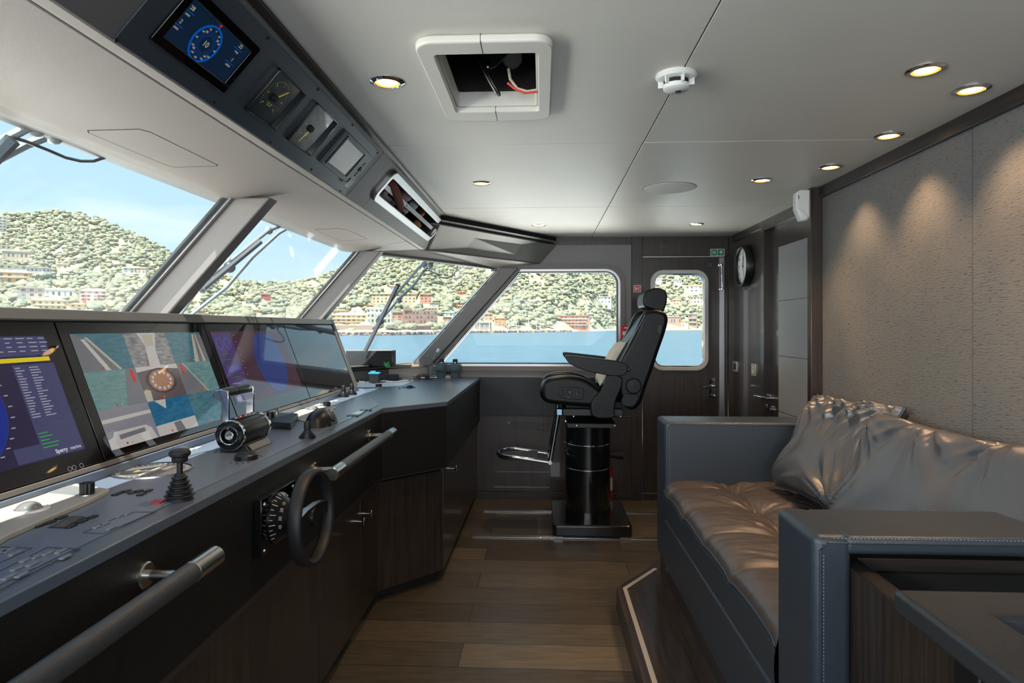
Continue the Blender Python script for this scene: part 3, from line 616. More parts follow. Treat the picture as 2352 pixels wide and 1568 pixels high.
# cypress hedge, beach, breakwater, boats
for i in range(16):
    px = 84 + i * 3.9; py = 650 + R_.uniform(-1, 1); P, v, t = tpoint(px, sat(px, py)); m = MB(Fr(P - ray(px, HY).normalized() * 6, (1, 0, 0), (0, 1, 0)))
    hh = R_.uniform(6, 9); m.lathe([(0, -1), (.9, 0), (1.3, hh * .3), (.9, hh * .7), (0, hh)], 7)
    obj('cypress_tree', m, mat('cypress_green', rgb(62, 86, 66), .9) if i == 0 else bpy.data.materials['cypress_green'], label='dark cypress in the clipped row below the low house', cat='tree', group='cypress row on the left hillside')
def ribbon(px0, px1, y0, y1, n=60, dz=.3):
    P = []
    for i in range(n + 1):
        px = px0 + (px1 - px0) * i / n; R0 = shoreR(px); d = ray(px, HY)
        P.append((Vector((d.x, d.y, 0)) * (R0 + y0), Vector((d.x, d.y, 0)) * (R0 + y1)))
    return P
def strip(name, px0, px1, d0, d1, z0, z1, mt, **k):
    R = ribbon(px0, px1, d0, d1); m = MB(); n = len(R) - 1
    m.add([(a.x, a.y, z0) for a, b in R] + [(b.x, b.y, z1) for a, b in R] + [(a.x, a.y, SEA - 1) for a, b in R], [(i, i + 1, n + 2 + i, n + 1 + i) for i in range(n)] + [(2 * n + 2 + i, 2 * n + 3 + i, i + 1, i) for i in range(n)])
    return obj(name, m, mt, ang=0, **k)
sand = mat('beach_sand', rgb(236, 222, 204), .9)
strip('beach', 700, 1060, -3, 22, SEA + .3, SEA + 2.6, sand, label='pale beach along the waterline left of the last mullion', cat='beach', kind='stuff')
strip('beach', 1290, 1700, -12, 14, SEA + .3, SEA + 2.0, sand, label='thin strip of sand below the beach hotel and the stone tower', cat='beach', kind='stuff')
strip('stone_embankment', 745, 855, 22, 24, SEA + 5.2, SEA + 5.6, pm((158, 138, 122)), label='brown arched sea wall below the yellow hotel', cat='embankment')
strip('stone_embankment', 950, 1030, 24, 26, SEA + 5.0, SEA + 5.5, pm((150, 128, 114)), label='brown sea wall below the castle', cat='embankment')
m = MB(); rk = random.Random(3)
for i in range(900):
    if i < 560: px = rk.uniform(1050, 1312); R0 = shoreR(px) * .965
    else: px = rk.uniform(760, 1030); R0 = shoreR(px) - 2
    d = ray(px, HY); r = rk.uniform(.6, 1.5); V, Fa = BL[i % 6]
    m.add([(d.x * R0 + x * r + 0, d.y * R0 + rk.uniform(-2, 2) * 0 + y * r, SEA + rk.uniform(0, 1.6) * .2 + z * r + (i % 3) * .5) for x, y, z in V], Fa)
obj('breakwater_rocks', m, mat('rocks', rgb(176, 152, 134), .9), ang=0, label='line of brown boulders along the waterline and the jetty', cat='rocks', kind='stuff')
P0 = [(1214, 46), (1232, 40), (1209, 30), (1241, 34), (1168, 34), (1186, 30), (1102, 34), (1124, 38), (1090, 30)]
for i, (px, hh) in enumerate(P0):
    R0 = shoreR(px) * .985; d = ray(px, HY); B = Vector((d.x * R0, d.y * R0, SEA + .6)); hm = hh * R0 / F * .9; fr = Fr(B, (1, .1, 0), (-.1, 1, 0)); t_ = thing('sailboat', B, 'moored sailboat with a bare white mast behind the jetty', 'boat', 'sailboats behind the jetty')
    obj('hull', MB(fr).prism([(-4, 0), (-3, 1.1), (2, 1.1), (5, 0), (2, -1.1), (-3, -1.1)], 0, 1.3), pm((236, 236, 234)), t_); obj('mast', MB().tube([B + Vector((0, 0, 1)), B + Vector((0, 0, hm * .55 + 3))], .22, 6), pm((236, 236, 234)), t_)
for i in range(12):
    px = [1005, 1130, 1190, 1225, 1256, 1300, 1345, 1368, 1536, 1544, 1576, 1602][i]; R0 = shoreR(px) * .94; d = ray(px, HY)
    obj('buoy', MB(Fr((d.x * R0, d.y * R0, SEA), (1, 0, 0), (0, 1, 0))).ball((0, 0, .2), .8, n=5), mat('buoy_yellow', rgb(236, 200, 90), .5) if i == 0 else bpy.data.materials['buoy_yellow'], label='small yellow marker buoy floating off the beach', cat='buoy', group='marker buoys')
# white side deck and foredeck of the yacht itself, below the sills
m = MB(); m.prism([(-6.5, -5), (-1.95, -5), (-1.95, 4.1), (-1.15, 5.5), (1.8, 5.5), (1.8, 9.0), (-2.6, 9.0), (-6.5, 6.0)], .2, .26)
obj('yacht_deck', m, mat('white_deck_paint', rgb(240, 238, 232), .5), kind='structure')
# ---- wipers outside the glass
G12 = Fr((XH, 0, ZH), (0, 1, 0), (XH - XS, 0, ZH - ZS))
sa, sb, hb_ = Vector((S3a[0] + .04, S3a[1] + .05, ZS)), Vector((S3b[0], S3b[1], ZS)), Vector((-.34, 5.37, ZH))
G3 = Fr(sa, sb - sa, hb_ - sb)
wm = mat('wiper_steel', rgb(150, 156, 160), .4, .3); wd = mat('wiper_dark', rgb(52, 60, 68), .45)
def wiper(fr, arms, blade, hose, lab, rw=.008, joints=()):
    L = lambda pts, h: [fr.w(*fr.pix(*p, h), h) for p in pts]
    t = thing('windscreen_wiper', L([arms[0][0]], -.06)[0], lab, 'wiper')
    for i, a in enumerate(arms): obj('arm', MB().tube(L(a, -.07 - .01 * i), rw, 8), wm, t)
    if blade:
        obj('blade', MB().tube(L(blade, -.03), rw * 1.5, 6), wd, t)
        mid = [blade[0][0] * .45 + blade[1][0] * .55, blade[0][1] * .45 + blade[1][1] * .55]; obj('blade_holder', MB().ball(tuple(L([mid], -.05)[0]), rw * 3, n=6), wd, t)
    if hose: obj('hose', MB().tube(L(hose, -.06), .0045, 6), mat('hose_rubber', rgb(40, 44, 50), .5), t)
    for j in joints: obj('bracket', MB().ball(tuple(L([j], -.075)[0]), rw * 2.2, n=6), wm, t)
wiper(G12, [[(130, 270), (70, 290), (15, 318), (-80, 362)], [(170, 285), (135, 303), (60, 332), (-30, 378)]], [(30, 320), (-120, 470)], [(10, 318), (30, 316), (60, 325), (110, 345), (150, 362), (185, 370), (215, 370), (240, 362), (266, 347)], 'wiper with a drooping hose outside the leftmost windscreen', .011, [(82, 292), (92, 287), (124, 310), (137, 304)])
wiper(G12, [[(690, 505), (657, 513), (617, 529), (525, 602), (465, 648), (410, 728)], [(690, 508), (665, 521), (640, 535), (580, 590), (520, 660), (430, 730)]], [(599, 554), (468, 662)], None, 'wiper folded diagonally outside the middle windscreen', .009, [(617, 529), (525, 600), (463, 664)])
wiper(G3, [[(1000, 580), (977, 601), (960, 617), (905, 681), (872, 728)], [(1010, 585), (994, 603), (975, 620), (950, 655), (912, 690), (880, 728)]], [(914, 654), (839, 806)], [(972, 623), (985, 621), (997, 626), (1013, 637), (1027, 639), (1040, 634), (1048, 622), (1051, 608), (1052, 596)], 'wiper standing across the slanted corner windscreen', .011, [(974, 608), (988, 610), (916, 690), (869, 726)])
# ================================================================== OVERHEAD CONSOLE
def P_(fr, px, h=0): return [fr.pix(a, b, h) for a, b in px]
def bb(P): return min(p[0] for p in P), max(p[0] for p in P), min(p[1] for p in P), max(p[1] for p in P)
BT = .2551
oc = thing('overhead_console', (-.7, 1.5, 1.9), 'long grey overhead instrument console hung under the ceiling above the windscreen', 'console')
c0, c1, c2, c3 = bb([OVH.pix(856, 447), OVH.pix(898, 402), OVH.pix(1012, 513), OVH.pix(983, 545)])
u0, u1 = c0 + .01, c1 - .02; b0_, b1_ = c2 + .012, c3 - .008; print('LOCKER', u0, u1, b0_, b1_)
m = MB(OVH); m.box(YN, u0 - .25, 0, BT, -.02, 0); m.box(u0 - .247, u0, 0, BT, -.02, 0); m.box(u0, u1, 0, b0_, -.02, 0); m.box(u0, u1, b1_, BT, -.02, 0); m.prism([(u1, 0), (4.50, 0), (4.235, BT), (u1, BT)], -.02, 0)
obj('housing', m, M['ovh'], oc, bevel=.002)
m = MB(); m.add([(-.822, 4.50, 1.958), (-.655, 4.235, 2.15), (-1.0, 4.35, 2.15), (-1.0, 4.42, 1.958)], [(0, 1, 2, 3)]); obj('end_panel', m, M['soffit'], oc)
m = MB(); m.box(-.655, -.632, YN, 4.22, ZC - .012, ZC + .002); obj('top_trim_strip', m, mat('bronze_strip', rgb(56, 46, 38), .3, .5), oc)  # dark bronze trim line where the housing meets the ceiling
m = MB(OVH); m.box(u0 - .02, u1 + .02, b0_ - .02, b1_ + .02, -.2, -.19); m.box(u0 - .02, u1 + .02, b0_ - .02, b0_ - .01, -.2, -.02); m.box(u0 - .02, u1 + .02, b1_ + .01, b1_ + .02, -.2, -.02); m.box(u0 - .02, u0 - .01, b0_, b1_, -.2, -.02); m.box(u1 + .01, u1 + .02, b0_, b1_, -.2, -.02)
obj('locker_lining', m, M['woodh'], oc)
obj('locker_frame', MB(OVH).rframe(u0 - .03, u1 + .03, b0_ - .03, b1_ + .03, .036, .05, -.004, .018), M['alu'], oc, bevel=.004)
mb_ = (b0_ + b1_) / 2
obj('retaining_bar', MB(OVH).box(u0 + .004, u1 - .004, mb_ - .012, mb_ + .012, -.012, -.008), mat('clear_bar', rgb(205, 205, 202), .2), oc)
# turned end over the slanted window
m = MB(); A0, A1, B0, B1 = Vector((-.80, 4.50, 1.955)), Vector((-.005, D, 1.945)), Vector((-.655, 4.17, 2.115)), Vector((.145, D, 2.115))
m.add([A0, A1, B1, B0, A0 + Vector((-.05, .05, 0)), A1 + Vector((-.05, .02, 0)), B1 + Vector((-.06, .02, 0)), B0 + Vector((-.06, .06, 0))], [(0, 1, 2, 3), (7, 6, 5, 4), (0, 4, 5, 1), (1, 5, 6, 2), (2, 6, 7, 3), (3, 7, 4, 0)])
obj('trim_43', m, mat('slanted_face_leather', rgb(128, 125, 117), .45), kind='structure')
m = MB(); m.add([(-.83, 4.46, 1.953), (.0, D + .02, 1.932), (-.06, D + .02, 1.932), (-.9, 4.46, 1.953), (-.81, 4.48, 1.975), (.01, D + .02, 1.955), (-.06, D + .02, 1.955), (-.9, 4.46, 1.975)], [(0, 1, 2, 3), (7, 6, 5, 4), (0, 4, 5, 1), (1, 5, 6, 2), (2, 6, 7, 3), (3, 7, 4, 0)]); obj('trim_44', m, M['greyd'], kind='structure')
m = MB(); m.prism([(-.70, 4.14), (.12, D), (.05, D), (-.78, 4.14)], 2.09, ZC + .01); obj('trim_45', m, M['dark'], kind='structure')
# dark instrument plate
pa = OVH.pix(255, 92); pb = OVH.pix(785, 441); pc_ = OVH.pix(868, 346)
plb0 = (pa[1] + pb[1]) / 2; plb1 = pc_[1] - .0
pl = [(pa[0], plb0), (pb[0] + .02, plb0), (pc_[0], plb1), (pa[0], plb1)]
obj('instrument_plate', MB(OVH).prism(pl, 0, .0045), M['ovp'], oc, bevel=.001)
for p in ((488, 232), (618, 325), (713, 387), (612, 84), (728, 203), (808, 285), (865, 349), (780, 437), (262, 88)):
    a, b = OVH.pix(*p); obj('screw', MB(OVH).lathe([(0, .004), (.0045, .004), (.0045, .0065), (.002, .0065), (.002, .005), (0, .005)], 10, a=a, b=b), M['blackm'], oc)
BLUE = emis('display_blue', (.0, .10, .50, 1), .8); DKB = emis('display_navy', (.004, .014, .034, 1), 1.0); NAV2 = emis('dial_navy', (.004, .022, .085, 1), 1.0); TXT = emis('display_text', (.42, .40, .34, 1), .8); REDE = emis('display_red', (.6, .02, .04, 1), 1)
def screenfr(fr, pts, name, lab, rim=.02, depth=.012, cat='display', mt=None, group=None):
    a0, a1, b0, b1 = bb(P_(fr, pts)); t = thing(name, fr.w((a0 + a1) / 2, (b0 + b1) / 2), lab, cat, group)
    obj('bezel', MB(fr).rframe(a0, a1, b0, b1, rim, .006, .003, depth), mt or M['gloss'], t, bevel=.0015); return t, (a0 + rim, a1 - rim, b0 + rim, b1 - rim)
# rotated frame is not needed: the plate instruments are square to the console
t, (a0, a1, b0, b1) = screenfr(OVH, [(336, 84), (592, 106), (502, 205), (425, -24)], 'wind_display', 'dark overhead display with a blue wind dial ring', .022)
ca, cb = OVH.pix(466, 96); rr_ = .046
obj('screen', MB(OVH).box(a0, a1, b0, b1, .003, .007), DKB, t)
m = MB(OVH); O = [(ca + rr_ * math.cos(q * .1309), cb + rr_ * math.sin(q * .1309)) for q in range(48)]; I = [(ca + (rr_ - .004) * math.cos(q * .1309), cb + (rr_ - .004) * math.sin(q * .1309)) for q in range(48)]
m.ring(O, I, .007, .0085); obj('dial_ring', m, BLUE, t)
obj('dial_face', MB(OVH).prism([(ca + (rr_ - .013) * math.cos(q * .1309), cb + (rr_ - .013) * math.sin(q * .1309)) for q in range(48)], .007, .0078), NAV2, t)
obj('dial_hub', MB(OVH).prism([(ca + .018 * math.cos(q * .2618), cb + .018 * math.sin(q * .2618)) for q in range(24)], .0078, .0084), DKB, t)
text('10', OVH, ca, cb, .02, TXT, t, .009)
for i in range(12):
    q = math.radians(90 - i * 30); text(str(i * 30) if i < 7 else str(360 - i * 30), OVH, ca + (rr_ - .0095) * math.cos(q), cb + (rr_ - .0095) * math.sin(q), .0065, TXT, t, .009)
for q, s_ in ((45, '30'), (135, '30'), (225, '60'), (315, '60')): text(s_, OVH, ca + .032 * math.cos(math.radians(q)), cb + .032 * math.sin(math.radians(q)), .008, TXT, t, .009)
m = MB(OVH); m.flat([(ca + .004, cb + rr_ + .009), (ca - .004, cb + rr_ + .009), (ca, cb + rr_ - .001)], .0095); obj('marker', m, REDE, t)
for (px, py), big, sm in (((430, 20), '28', 'AWS'), ((403, 50), '2', 'AWA'), ((542, 108), '25', 'TWS'), ((522, 138), '1', 'SPEED')):
    a, b = OVH.pix(px, py); text(big, OVH, a, b + .008, .014, TXT, t, .009); obj('underline', MB(OVH).box(a - .017, a + .017, b - .002, b - .0005, .007, .0085), BLUE, t); text(sm, OVH, a, b - .009, .007, TXT, t, .009)
a, b = OVH.pix(512, 52); obj('rate_bar', MB(OVH).box(a - .02, a + .022, b, b + .0015, .007, .0085), BLUE, t)
# two needle gauges
GTX = emis('gauge_print', (.30, .30, .10, 1), .55); NEED = emis('needle_yellow', (.75, .58, .12, 1), .8); GF = mat('gauge_face', rgb(34, 40, 44), .25, coat=.5)
def gauge(pts, c, needle, lab, nums):
    t, (a0, a1, b0, b1) = screenfr(OVH, pts, 'needle_gauge', lab, .004, .016, 'gauge')
    obj('face', MB(OVH).box(a0, a1, b0, b1, .003, .006), GF, t); ca, cb = OVH.pix(*c); r = min((a1 - a0), (b1 - b0)) * .40
    n = OVH.pix(*needle); d = Vector((n[0] - ca, n[1] - cb)); d.normalize(); q = Vector((-d.y, d.x))
    obj('needle', MB(OVH).prism([(ca + q.x * .0012, cb + q.y * .0012), (ca - q.x * .0012, cb - q.y * .0012), (ca + d.x * r, cb + d.y * r)], .008, .009), NEED, t)
    obj('hub', MB(OVH).lathe([(0, .006), (.011, .006), (.011, .0125), (.009, .014), (0, .014)], 24, a=ca, b=cb), M['blackm'], t)
    m = MB(OVH)
    for i in range(31):
        w = math.radians(-130 + i * 260 / 30); l = .006 if i % 5 == 0 else .003; s_, c_ = math.sin(w), math.cos(w)
        m.prism([(ca + (r - l) * s_ - .0004 * c_, cb + (r - l) * c_ + .0004 * s_), (ca + (r - l) * s_ + .0004 * c_, cb + (r - l) * c_ - .0004 * s_), (ca + r * s_ + .0004 * c_, cb + r * c_ - .0004 * s_), (ca + r * s_ - .0004 * c_, cb + r * c_ + .0004 * s_)], .006, .0068)
    obj('scale_marks', m, GTX, t)
    for i, s_ in enumerate(nums):
        w = math.radians(-130 + i * 260 / (len(nums) - 1)); text(s_, OVH, ca + (r - .011) * math.sin(w), cb + (r - .011) * math.cos(w), .0065, GTX, t, .0068)
    text('RATE OF TURN', OVH, ca, cb - .02, .0045, GTX, t, .0068); text('DEG / MIN', OVH, ca, cb - .026, .0045, GTX, t, .0068)
gauge([(637, 152), (694, 212), (622, 292), (556, 245)], (626, 222), (663, 207), 'square needle gauge next to the wind display', ['60', '40', '20', '0', '20', '40', '60'])
gauge([(724, 236), (770, 277), (702, 350), (653, 315)], (710, 293), (680, 322), 'square needle gauge beside the small grey-screened receiver', ['30', '20', '10', '0', '10', '20', '30'])
# grey screened receiver
q0, q1, q2, q3 = bb(P_(OVH, [(795, 300), (846, 352), (790, 412), (735, 368)]))
t = thing('data_receiver', OVH.w(q0, q2), 'small receiver with a blank light grey screen and side keys', 'receiver')
obj('body', MB(OVH).box(q0 - .01, q1 + .02, q2 - .002, q3, .003, .02), mat('receiver_body', rgb(70, 76, 82), .4), t, bevel=.003)
w_ = q1 - q0; obj('screen', MB(OVH).prism([(q0 + .008, q2 + .018), (q0 + w_ * .68, q2 + .018), (q0 + w_ * .72, q3 - .02), (q0 + .012, q3 - .02)], .019, .0215), mat('blank_screen', rgb(196, 194, 188), .3), t)
obj('screen_surround', MB(OVH).rframe(q0, q0 + w_ * .78, q2 + .008, q3 - .008, .008, .004, .018, .0235), M['black'], t, bevel=.001)
ka, kb = q0 + w_ * .98, (q2 + q3) / 2
obj('navigation_key', MB(OVH).lathe([(0, .018), (.012, .018), (.012, .024), (.006, .024), (.006, .022), (0, .022)], 20, a=ka, b=kb), M['black'], t)
for db in (-.03, -.02, .02, .03): obj('key', MB(OVH).prism(rrect(ka - .007, ka + .007, kb + db - .003, kb + db + .003, .002), .018, .023), M['black'], t, bevel=.001)
obj('cover_flap', MB(OVH).prism(rrect(q1 - .02, q1 + .016, q2 - .016, q2 + .022, .006), .02, .026), mat('grey_flap', rgb(150, 152, 152), .4), t, bevel=.001)
# plush toys and cups in the locker
def plush(a, b, h, parts, name, lab, cat='soft toy'):
    t = thing(name, OVH.w(a, b, h), lab, cat)
    for pn, mt, balls in parts:
        m = MB(OVH)
        for (x, y, z, r) in balls: m.ball((a + x, b + y, h + z), r, n=8, sc=(1, 1, 1))
        obj(pn, m, mt, t, ang=180)
    return t
brn = mat('brown_plush', rgb(122, 62, 46), .95, bump=.8, bscale=300); pnk = mat('pink_plush', rgb(206, 170, 168), .95, bump=.6, bscale=300); tan = mat('tan_plush', rgb(196, 150, 104), .95, bump=.6, bscale=300)
L_ = u1 - u0
lp = [Vector(OVH.w(u0 + L_ * (.05 + .24 * (1 - math.cos(q)) / 2 * 1.5), mb_ + .045 * math.cos(q) * 1.0, -.04 + .035 * math.sin(q))) for q in [i * math.pi / 10 for i in range(-1, 12)]]
t = thing('plush_monkey', lp[5], 'brown soft toy with a looping arm hanging over the locker bar', 'soft toy'); obj('arm', MB().tube(lp, .022, 12), brn, t, ang=180); obj('head', MB(OVH).ball((u0 + L_ * .10, mb_ - .03, -.05), .032, n=10), brn, t, ang=180); obj('face', MB(OVH).ball((u0 + L_ * .14, mb_ - .02, -.035), .02, n=8), pnk, t, ang=180)
plush(u0 + L_ * .38, mb_ + .035, -.045, [('head', pnk, [(0, 0, 0, .034), (.03, .004, .004, .026)]), ('eye', M['blackm'], [(.012, .018, .028, .006), (.034, .012, .024, .006)]), ('cheek', mat('coral_patch', rgb(225, 90, 70), .8), [(.02, -.035, .03, .01)])], 'plush_toy', 'pale pink plush head with dark eyes lying beside the brown toy')
for k, (fa, db, lab) in enumerate(((.50, -.022, 'white cup lying under the pink plush toy'), (.56, .03, 'white mug with a gold mark behind the locker bar'), (.63, .0, 'small silver tin between the mug and the tan toy'))):
    f = axis(OVH.w(u0 + L_ * fa, mb_ + db, -.07), OVH.n + OVH.x * .5); t = thing('cup', f.o, lab, 'cup' if k < 2 else 'tin')
    obj('body', MB(f).lathe([(.018, 0), (.022, .045), (.02, .045), (.017, .004)], 20), M['white'] if k < 2 else M['steel'], t); obj('lid', MB(f).lathe([(0, .038), (.019, .038), (.019, .041), (0, .041)], 20), [M['white'], mat('gold_mark', rgb(170, 140, 50), .5), M['black']][k], t)
plush(u0 + L_ * .74, mb_ + .025, -.055, [('head', tan, [(0, 0, 0, .03)]), ('hair', brn, [(-.006, .006, -.006, .032)])], 'plush_doll', 'tan headed doll with a yellow cord behind the bar')
plush(u0 + L_ * .80, mb_ - .04, -.045, [('body', tan, [(0, 0, 0, .024), (.03, -.004, .005, .02)])], 'plush_bear', 'tan plush bear at the far lower corner of the locker')
# ================================================================== HELM CONSOLE
hc = thing('helm_console', (-1.0, 1.5, 0), 'long black leather-covered helm console with an angled far end', 'console')
top = [(-1.62, YN), (-.81, YN), (-.81, 3.225), (-.525, 3.53), (-.51, D - .0), (-1.0, D - .08), (-1.50, 4.93), (-1.62, 4.4)]
obj('worktop', MB().prism(top, .975, 1.0), M['contop'], hc, bevel=.003)
m = MB(); e_ = [CON.pix(894, 930), CON.pix(977, 888)]; pp = [(-1.262, YN), (-.862, YN), (-.862, e_[0][0]), (-1.262, e_[1][0] + .0)]
obj('control_panel', MB().prism([(x, y) for x, y in pp], .998, 1.0025), M['conmet'], hc, bevel=.0008)
m = MB(); m.prism([(-.83, YN), (-.812, YN), (-.812, 3.218), (-.83, 3.235)], .655, .976)
obj('fascia', m, M['fascia'], hc, bevel=.002)
m = MB(); m.prism([(-.812, 3.222), (-.527, 3.527), (-.545, 3.54), (-.83, 3.237)], .64, .976); obj('fascia', m, M['fascia'], hc, bevel=.002)
m = MB(); m.prism([(-.527, 3.53), (-.512, D), (-.53, D), (-.545, 3.54)], .64, .976); obj('fascia', m, M['fascia'], hc, bevel=.002)
obj('carcass', MB().prism([(-1.5, YN), (-.86, YN), (-.86, 3.26), (-.57, 3.56), (-.56, D), (-1.5, D)], .05, .97), M['dark'], hc)
obj('plinth', MB().prism([(-1.5, YN), (-.90, YN), (-.90, 3.28), (-.60, 3.58), (-.59, D), (-1.5, D)], 0, .05), M['dark'], hc)
obj('lower_rail', MB().prism([(-.85, YN), (-.822, YN), (-.822, 3.235), (-.54, 3.54), (-.525, D), (-.56, D), (-.57, 3.56), (-.85, 3.25)], .628, .65), mat('edge_trim', rgb(58, 54, 54), .4), hc, bevel=.001)
CB = Fr((-.838, 0, 0), (0, 1, 0), (0, 0, 1))
yS = CB.pix(732, 1400)[0]; k1 = CB.pix(820, 1195); k2 = CB.pix(835, 1180); yM = (k1[0] + k2[0]) / 2
CX = (YN, .9, yS, yM, 3.24)
def knob(fr, a, b, par, l=.036):
    obj('knob', MB(fr).lathe([(.006, 0), (.006, l - .01), (.015, l - .004), (.018, l), (.016, l + .003), (0, l + .003)], 18, a=a, b=b), M['chrome'], par)
LABS = ['wide dark veneer cabinet door below the near grab rail', 'dark veneer cabinet door below the steering wheel', 'dark veneer cabinet door with a knob below the far grab rail', 'narrow dark veneer cabinet door with a knob next to the console corner']
for i in range(4):
    t = thing('base_cabinet', (-.85, (CX[i] + CX[i + 1]) / 2, 0), LABS[i], 'cabinet')
    d_ = obj('door', MB(CB).box(CX[i] + .002, CX[i + 1] - .002, .06, .625, -.018, 0), M['wood'], t, bevel=.0015)
    if i == 2: knob(CB, k1[0] - .01, k1[1], d_)
    if i == 3: knob(CB, k2[0] + .01, k2[1], d_)
f2 = Fr((-.845, 3.238, 0), (.29, .305, 0), (0, 0, 1)); L2 = math.hypot(.29, .305)
t = thing('base_cabinet', f2.w(L2 / 2, 0), 'dark veneer cabinet panel on the slanted corner of the console', 'cabinet'); obj('door', MB(f2).box(.004, L2 - .004, .06, .615, -.016, .004), M['wood'], t, bevel=.0015)
f3 = Fr((-.552, 3.545, 0), (.015, D - 3.545, 0), (0, 0, 1)); t = thing('base_cabinet', f3.w(.8, 0), 'dark veneer cabinet with one knob at the far end of the console', 'cabinet')
d_ = obj('door', MB(f3).box(.003, .85, .06, .625, -.016, .002), M['wood'], t, bevel=.0015); obj('door', MB(f3).box(.854, 1.70, .06, .625, -.016, .002), M['wood'], t, bevel=.0015)
a, b = f3.pix(1034, 1075); knob(f3, max(a, .05), b, d_)
# ---- monitor bank
BH = .481 * KM; yE = 4.37 * KM
SCA = lambda px, py: SCR.pix(px, py)
mb1 = thing('monitor_housing', (-1.5, 1.5, 1.0), 'long taupe leather housing that frames the row of sloping monitors', 'housing')
m = MB(SCR); m.box(YN, yE + .035, BH - .022, BH + .012, -.05, .012); m.box(yE - .0, yE + .035, -.0, BH - .022, -.05, .012); obj('frame', m, M['greyd'], mb1, bevel=.003)
obj('lower_sill', MB().box(-1.25, -1.185, YN, yE + .03, 1.0, 1.027), M['conmet'], mb1, bevel=.002); obj('lower_trim', MB(SCR).box(YN, yE, -.004, .010, -.03, .014), M['greyd'], mb1, bevel=.002)
m = MB(SCR); m.prism([(YN, .0), (yE + .03, .0), (yE + .03, BH), (YN, BH)], -.045, -.03); obj('back', m, M['greyd'], mb1)
m = MB(); m.add([(-1.36, yE + .03, 1.0), (-1.24, yE + .03, 1.0), (-1.385, yE + .03, 1.445), (-1.397, yE + .03, 1.445), (-1.36, YN, 1.0), (-1.24, YN, 1.0), (-1.385, YN, 1.445), (-1.397, YN, 1.445)], [(0, 1, 2, 3), (7, 6, 5, 4), (0, 3, 7, 4), (2, 6, 7, 3)]); obj('rear_cover', m, M['greyd'], mb1)
def seam(pxt, pyt, pxb, pyb): return (SCA(pxt, pyt)[0] + SCA(pxb, pyb)[0]) / 2
Y1 = seam(120, 745, 243, 1065); Y2 = seam(463, 742, 548, 970); Y3 = seam(647, 745, 715, 920)
EDG = [Y1 - (Y2 - Y1) * 1.0, Y1, Y2, Y3, yE]
glassb = mat('monitor_glass', rgb(16, 10, 13), .02, coat=.35, spec=.55)
MLAB = ['black-glass monitor showing a blue radar circle, nearest of the row', 'black-glass monitor showing nine camera views in a grid', 'black-glass monitor with a chart and two small compass dials', 'black-glass monitor at the far end of the row, mirroring the window']
MN = ['radar_monitor', 'camera_monitor', 'chart_monitor', 'far_monitor']; MON = []
for i in range(4):
    t = thing(MN[i], SCR.w((EDG[i] + EDG[i + 1]) / 2, 0), MLAB[i], 'monitor'); MON.append(t)
    obj('glass_front', MB(SCR).box(EDG[i] + .003, EDG[i + 1] - .003, .014, BH - .024, -.03, .004), glassb, t, bevel=.0015)
def em(name, c, s=1.0): return emis('pixels_' + name, rgb(*c), s, .03)
def sbox(m, k, a0, a1, b0, b1, h=.0048): m.mi = k; m.flat([(a0, b0), (a1, b0), (a1, b1), (a0, b1)], h)
# radar monitor
A1 = SCA(192, 1000)[0]; c_ = SCA(97, 771); c2_ = SCA(195, 1033); rb0, rb1 = c2_[1], c_[1]; ra1 = (c_[0] + c2_[0]) / 2; ra0 = ra1 - .66
m = MB(SCR); sbox(m, 0, ra0, ra1, rb0, rb1)
H = rb1 - rb0; W_ = ra1 - ra0; px0 = ra1 - .20; cc = (ra1 - .34, rb0 + H * .46); r0 = H * .43
m.mi = 1; m.flat([(cc[0] + r0 * math.cos(q * .105), cc[1] + r0 * math.sin(q * .105)) for q in range(60)], .0052)
for f_ in (.55, .8, 1.0):
    O = [(cc[0] + r0 * f_ * math.cos(q * .1309), cc[1] + r0 * f_ * math.sin(q * .1309)) for q in range(48)]; I = [(cc[0] + (r0 * f_ - .0012) * math.cos(q * .1309), cc[1] + (r0 * f_ - .0012) * math.sin(q * .1309)) for q in range(48)]
    m.mi = 2; m.ring(O, I, .0052, .0056)
sbox(m, 3, px0 + .06, ra1 - .004, rb0 + .004, rb1 - H * .24, .0052); sbox(m, 3, ra0, ra1 - .004, rb1 - H * .17, rb1 - .003, .0052)
sbox(m, 4, ra1 - .25, ra1 - .012, rb1 - H * .22, rb1 - H * .185, .0056); sbox(m, 3, px0 - .02, px0 + .06, rb0 + .004, rb0 + H * .13, .0052)
rr = random.Random(5)
for i in range(26): a, b = cc[0] + rr.uniform(.2, .95) * r0 * math.cos(rr.uniform(-1.4, 1.4)), cc[1] + rr.uniform(-.8, .8) * r0; sbox(m, 5, a, a + .006, b, b + .003, .0058) if math.hypot(a - cc[0], b - cc[1]) < r0 else None
for i in range(24):
    b = rb1 - H * (.27 + .022 * i)
    if i < 19: sbox(m, 6, px0 + .066, px0 + .066 + rr.uniform(.015, .03), b, b + .0028, .0058); sbox(m, 6, px0 + .11, px0 + .11 + rr.uniform(.015, .035), b, b + .0028, .0058)
for i in range(5): b = rb0 + H * (.09 + .028 * i); sbox(m, 7, px0 + .066, px0 + .09 + rr.uniform(.0, .04), b, b + .003, .0058)
for i in range(4):
    b = rb1 - H * (.03 + .035 * i)
    for j in range(8): a = ra1 - .28 + j * .036; sbox(m, 6, a, a + rr.uniform(.012, .028), b, b + .0028, .0058)
for i in range(14): q = math.radians(-68 + i * 11); sbox(m, 6, cc[0] + r0 * 1.06 * math.cos(q), cc[0] + r0 * 1.06 * math.cos(q) + .012, cc[1] + r0 * 1.02 * math.sin(q), cc[1] + r0 * 1.02 * math.sin(q) + .003, .0056)
